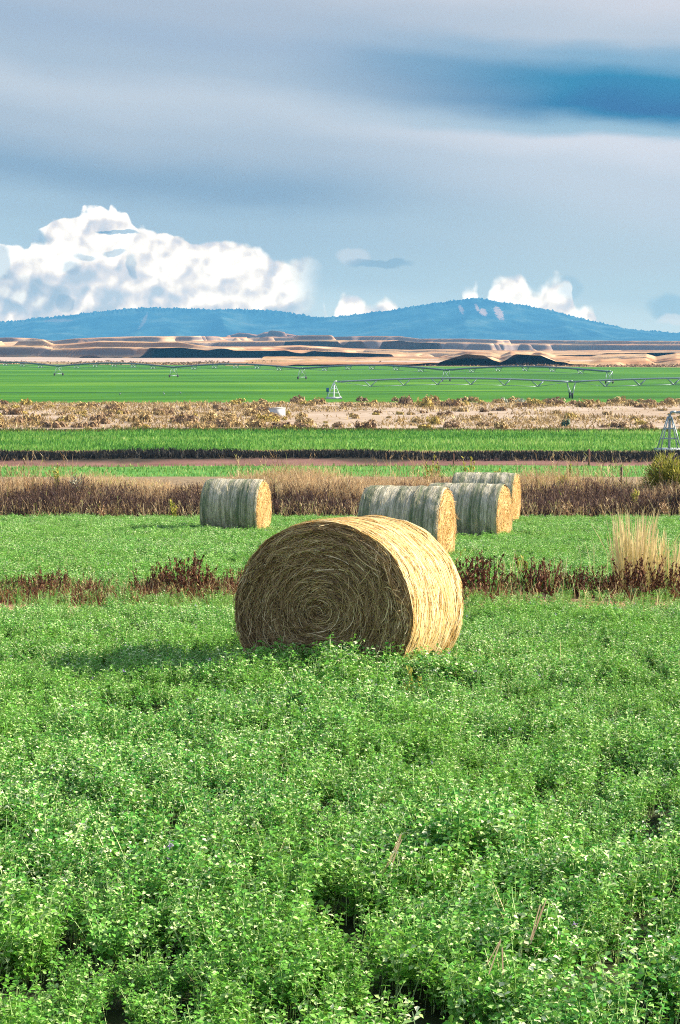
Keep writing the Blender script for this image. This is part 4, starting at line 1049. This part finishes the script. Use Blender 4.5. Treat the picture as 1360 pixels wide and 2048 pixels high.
# ------------------------------------------------------------------ sky
def world():
    w = bpy.data.worlds.new('World'); S.world = w; w.use_nodes = True; nt = w.node_tree; nt.nodes.clear(); g = G(nt)
    sky = nt.nodes.new('ShaderNodeTexSky'); sky.sky_type = 'NISHITA'; sky.sun_disc = False
    sky.sun_elevation = R(SUN_EL); sky.sun_rotation = R(90 - SUN_AZ)
    d = nt.nodes.new('ShaderNodeTexCoord').outputs['Generated']; x, y, z = g.sep(d)
    az = g.m('ARCTAN2', x, y)
    hor = g.m('SQRT', g.m('ADD', g.m('MULTIPLY', x, x), g.m('MULTIPLY', y, y)))
    v = g.m('DIVIDE', z, g.m('MAXIMUM', hor, .02))
    # work in hundredths of a radian-ish units: PX ~ photo column, PY ~ photo row (both /100)
    PX = g.m('ADD', g.m('MULTIPLY', az, 36), 6.8); PY = g.m('SUBTRACT', 6.9, g.m('MULTIPLY', v, 36.8))
    vec = g.comb(PX, PY, 0)
    w1 = g.m('SUBTRACT', g.noise(g.mapping(vec, (.16, .5, 1)), 1, 3, .5, dims='2D'), .5)
    w2 = g.m('SUBTRACT', g.noise(g.mapping(vec, (.35, 1.6, 1), rot=(0, 0, R(-8))), 1, 4, .55, dims='2D'), .5)
    T = g.m('SUBTRACT', PY, g.m('MULTIPLY', g.m('SUBTRACT', PX, 6.8), .105))
    T = g.m('ADD', T, g.m('ADD', g.m('MULTIPLY', w1, .8), g.m('MULTIPLY', w2, .35)))
    f = g.mr(T, -1, 7, 0, 1, smooth=False)
    def st(l): return [((t + 1) / 8, lin(*c)) for t, c in l]
    right = g.ramp(f, st([(-.6, (200, 205, 217)), (.2, (180, 194, 210)), (.65, (128, 169, 198)), (1.15, (48, 134, 176)), (1.65, (24, 120, 168)), (2.15, (150, 184, 206)), (2.45, (203, 210, 222)), (3.1, (186, 200, 215)), (4.4, (174, 196, 212)), (5.2, (174, 199, 214)), (6.4, (194, 215, 225))]), 'EASE')
    left = g.ramp(f, st([(-.6, (188, 196, 210)), (.5, (166, 183, 203)), (1.15, (158, 179, 202)), (1.7, (164, 184, 204)), (2.3, (183, 197, 212)), (3.0, (166, 185, 204)), (3.9, (136, 167, 194)), (4.6, (158, 186, 207)), (5.4, (164, 192, 211)), (6.4, (188, 211, 223))]), 'EASE')
    strat = g.mix(g.mr(g.m('ADD', PX, g.m('MULTIPLY', w1, 3)), 5.0, 12.5), left, right)
    # thin ragged grey strip
    # cumulus: envelope of tops as a function of azimuth
    big = g.noise(vec, 1.1, 2, .5, dims='2D')
    warp = nt.nodes.new('ShaderNodeTexNoise'); warp.noise_dimensions = '2D'; g.set(warp.inputs['Vector'], vec); warp.inputs['Scale'].default_value = 2.2; warp.inputs['Detail'].default_value = 5
    wc = warp.outputs['Color']
    vm = nt.nodes.new('ShaderNodeVectorMath'); vm.operation = 'SUBTRACT'; g.set(vm.inputs[0], wc); vm.inputs[1].default_value = (.5, .5, .5)
    vs = nt.nodes.new('ShaderNodeVectorMath'); vs.operation = 'SCALE'; nt.links.new(vm.outputs[0], vs.inputs[0]); vs.inputs['Scale'].default_value = .22
    va = nt.nodes.new('ShaderNodeVectorMath'); va.operation = 'ADD'; g.set(va.inputs[0], vec); nt.links.new(vs.outputs[0], va.inputs[1]); wv = va.outputs[0]
    def puff(off):
        q = g.mapping(wv, (1, 1, 1), loc=(off[0], off[1], 0))
        s = None
        for sc, wt in ((1.3, 1.0), (2.9, .42), (6.5, .12)):
            vo = nt.nodes.new('ShaderNodeTexVoronoi'); vo.voronoi_dimensions = '2D'; vo.feature = 'SMOOTH_F1'; g.set(vo.inputs['Vector'], q)
            vo.inputs['Scale'].default_value = sc; vo.inputs['Smoothness'].default_value = .14
            t = g.m('MULTIPLY', g.m('SUBTRACT', .62, vo.outputs['Distance']), wt)
            s = t if s is None else g.m('ADD', s, t)
        return s
    p0 = puff((0, 0)); p1 = puff((.06, .14))
    fc = nt.nodes.new('ShaderNodeFloatCurve'); cm = fc.mapping; cv = cm.curves[0]
    tops = [(-60, 450), (0, 482), (30, 478), (70, 470), (105, 440), (130, 420), (200, 412), (270, 424), (340, 444), (400, 458), (470, 468), (530, 484), (600, 500), (632, 498), (650, 560), (662, 625), (676, 592), (712, 572), (742, 592), (770, 582), (796, 604), (812, 655), (902, 655), (920, 572), (945, 556), (962, 580), (985, 550), (1020, 538), (1052, 552), (1066, 566), (1085, 548), (1120, 546), (1140, 585), (1152, 612), (1168, 594), (1186, 618), (1200, 660), (1420, 660)]
    while len(cv.points) < len(tops): cv.points.new(.5, .5)
    for pt, (a, b_) in zip(cv.points, tops): pt.location = ((a + 60) / 1480, (700 - b_) / 300); pt.handle_type = 'AUTO_CLAMPED'
    cm.use_clip = True; cm.update()
    pw = g.sep(wv)[0]
    g.set(fc.inputs['Value'], g.mr(g.m('ADD', g.m('MULTIPLY', pw, .8), g.m('MULTIPLY', PX, .2)), -.6, 14.2, 0, 1, smooth=False))
    top = g.m('SUBTRACT', 7.0, g.m('MULTIPLY', fc.outputs[0], 3.0))
    dens = g.m('ADD', g.m('SUBTRACT', PY, top), g.m('MULTIPLY', g.m('SUBTRACT', p0, .55), .38))
    soft = g.mr(PX, 2.5, 6.4, .05, .20)
    a = g.mr(dens, 0.0, soft)
    # light and shade across the puffs
    rel = g.m('MULTIPLY', g.m('SUBTRACT', p0, p1), 1.6)
    depth = g.mr(dens, .1, 1.7, .36, -.14)
    med = g.noise(wv, .8, 3, .5, dims='2D')
    lit = g.m('ADD', g.m('ADD', g.m('ADD', .57, rel), depth), g.m('MULTIPLY', g.m('SUBTRACT', med, .5), .9))
    lit = g.m('SUBTRACT', lit, g.mr(PY, 5.0, 6.4, 0, .14))
    cc = g.ramp(lit, [(.0, lin(176, 194, 212)), (.25, lin(196, 205, 218)), (.45, lin(212, 214, 222)), (.62, lin(232, 229, 229)), (.80, lin(250, 246, 241)), (1, (1.02, 1.0, .97))])
    # far shaded cloud bits: bluish parts at the left edge and inside the big cumulus
    dk = 0
    for (cx, cy, sx, sy, am) in ((.55, 4.78, .60, .20, .95), (.1, 5.3, .35, .45, .6), (1.5, 5.36, .24, .16, .55), (1.75, 5.16, .30, .09, .6), (2.35, 5.06, .34, .08, .65), (2.70, 5.34, .12, .26, .55), (2.5, 4.64, .50, .05, .9), (3.7, 4.68, .34, .05, .8), (.7, 5.85, .9, .40, .3), (1.35, 6.05, .2, .2, .5)):
        ex = g.m('DIVIDE', g.m('SUBTRACT', g.sep(wv)[0], cx), sx); ey = g.m('DIVIDE', g.m('SUBTRACT', g.sep(wv)[1], cy), sy)
        e = g.m('ADD', g.m('MULTIPLY', ex, ex), g.m('MULTIPLY', ey, ey))
        e = g.m('SUBTRACT', e, g.m('MULTIPLY', g.m('SUBTRACT', p0, .5), .8))
        k = g.mr(e, .55, 1.15, am, 0)
        dk = k if dk == 0 else g.m('MAXIMUM', dk, k)
    cc = g.mix(dk, cc, g.mix(g.mr(lit, .2, .9), lin(108, 156, 190), lin(158, 188, 210)))
    fade = g.m('MAXIMUM', g.mr(g.m('ADD', pw, g.m('MULTIPLY', med, .5)), 5.9, 6.75, 1, 0), g.mr(pw, 6.45, 6.68))
    col = g.mix(g.m('MULTIPLY', a, fade), strat, cc)
    # faint blue grey clouds right
    for (cx, cy, sx, sy, c_, am) in ((13.35, 6.15, .55, .28, (146, 184, 208), .7), (7.05, 5.12, .36, .18, (196, 208, 220), .6), (7.6, 5.25, .7, .10, (116, 160, 192), .5), (13.5, 6.4, .5, .14, (205, 215, 224), .7), (11.35, 5.75, .28, .25, (146, 182, 206), .45)):
        ex = g.m('DIVIDE', g.m('SUBTRACT', g.sep(wv)[0], cx), sx); ey = g.m('DIVIDE', g.m('SUBTRACT', g.sep(wv)[1], cy), sy)
        e = g.m('ADD', g.m('MULTIPLY', ex, ex), g.m('MULTIPLY', ey, ey))
        col = g.mix(g.mr(e, .4, 1.2, am, 0), col, lin(*c_))
    # upper sky: physical sky with drifting cloud
    up = nt.nodes.new('ShaderNodeMix'); up.data_type = 'RGBA'; up.blend_type = 'MULTIPLY'; up.inputs[0].default_value = 1
    nt.links.new(sky.outputs[0], up.inputs[6]); up.inputs[7].default_value = (.095, .095, .095, 1)
    cl = g.mr(g.noise(g.mapping(d, (1.5, 1.5, 4)), 1.3, 5, .55), .45, .7, .15, .6)
    upper = g.mix(cl, up.outputs[2], (.44, .45, .48))
    # the sky is seen through the haze that fills the low air: keep it as bright behind it as the clouds really are
    path = g.m('MINIMUM', HZ_FAR, g.m('DIVIDE', HZ_TOP, g.m('MAXIMUM', v, .001)))
    T_ = g.m('EXPONENT', g.m('MULTIPLY', path, -HAZE))
    sc = nt.nodes.new('ShaderNodeVectorMath'); sc.operation = 'SCALE'; g.set(sc.inputs[0], col); sc.inputs['Scale'].default_value = 1.09 * 2 ** -EXPO
    air = nt.nodes.new('ShaderNodeVectorMath'); air.operation = 'SCALE'; air.inputs[0].default_value = (.045, .155, .28); g.set(air.inputs['Scale'], g.m('SUBTRACT', 1.0, T_))
    sb = nt.nodes.new('ShaderNodeVectorMath'); sb.operation = 'SUBTRACT'; nt.links.new(sc.outputs[0], sb.inputs[0]); nt.links.new(air.outputs[0], sb.inputs[1])
    mx = nt.nodes.new('ShaderNodeVectorMath'); mx.operation = 'MAXIMUM'; nt.links.new(sb.outputs[0], mx.inputs[0]); mx.inputs[1].default_value = (.01, .02, .03)
    dv_ = nt.nodes.new('ShaderNodeVectorMath'); dv_.operation = 'SCALE'; nt.links.new(mx.outputs[0], dv_.inputs[0]); g.set(dv_.inputs['Scale'], g.m('DIVIDE', 1.0, T_))
    out = g.mix(g.mr(v, .22, .40), dv_.outputs[0], upper)
    low = g.mr(v, -.05, 0.0)
    out = g.mix(low, (.16, .19, .16), out)
    bg = nt.nodes.new('ShaderNodeBackground'); nt.links.new(out, bg.inputs[0]); bg.inputs[1].default_value = 1.0
    o = nt.nodes.new('ShaderNodeOutputWorld'); nt.links.new(bg.outputs[0], o.inputs[0])
    w.cycles.sampling_method = 'MANUAL'; w.cycles.sample_map_resolution = 512
world()

# ------------------------------------------------------------------ sun, camera, view
ld = bpy.data.lights.new('sun', 'SUN'); ld.energy = 4.9; ld.angle = R(.5); ld.color = (1.0, .90, .74)
sun = bpy.data.objects.new('sun', ld); COL.objects.link(sun)
e, a = R(SUN_EL), R(SUN_AZ)
dv = Vector((math.cos(e) * math.cos(a), math.cos(e) * math.sin(a), math.sin(e)))
sun.rotation_euler = dv.to_track_quat('Z', 'Y').to_euler(); sun.location = (40, -5, 30)
cd = bpy.data.cameras.new('camera'); cam = bpy.data.objects.new('camera', cd); COL.objects.link(cam); S.camera = cam
cd.sensor_fit = 'HORIZONTAL'; cd.sensor_width = 36; cd.lens = F / 1360 * 36; cd.clip_start = .5; cd.clip_end = 60000
cam.location = (0, 0, 0); cam.rotation_euler = (math.pi / 2 - PT, 0, 0)
S.view_settings.view_transform = 'Standard'; S.view_settings.look = 'None'; S.view_settings.exposure = EXPO; S.view_settings.gamma = 1
S.render.engine = 'CYCLES'; S.cycles.max_bounces = 6; S.cycles.diffuse_bounces = 3; S.cycles.transmission_bounces = 3; S.cycles.volume_bounces = 0
S.cycles.transparent_max_bounces = 4
S.cycles.use_denoising = False; S.cycles.filter_width = 1.1
S.render.resolution_x = 680; S.render.resolution_y = 1024
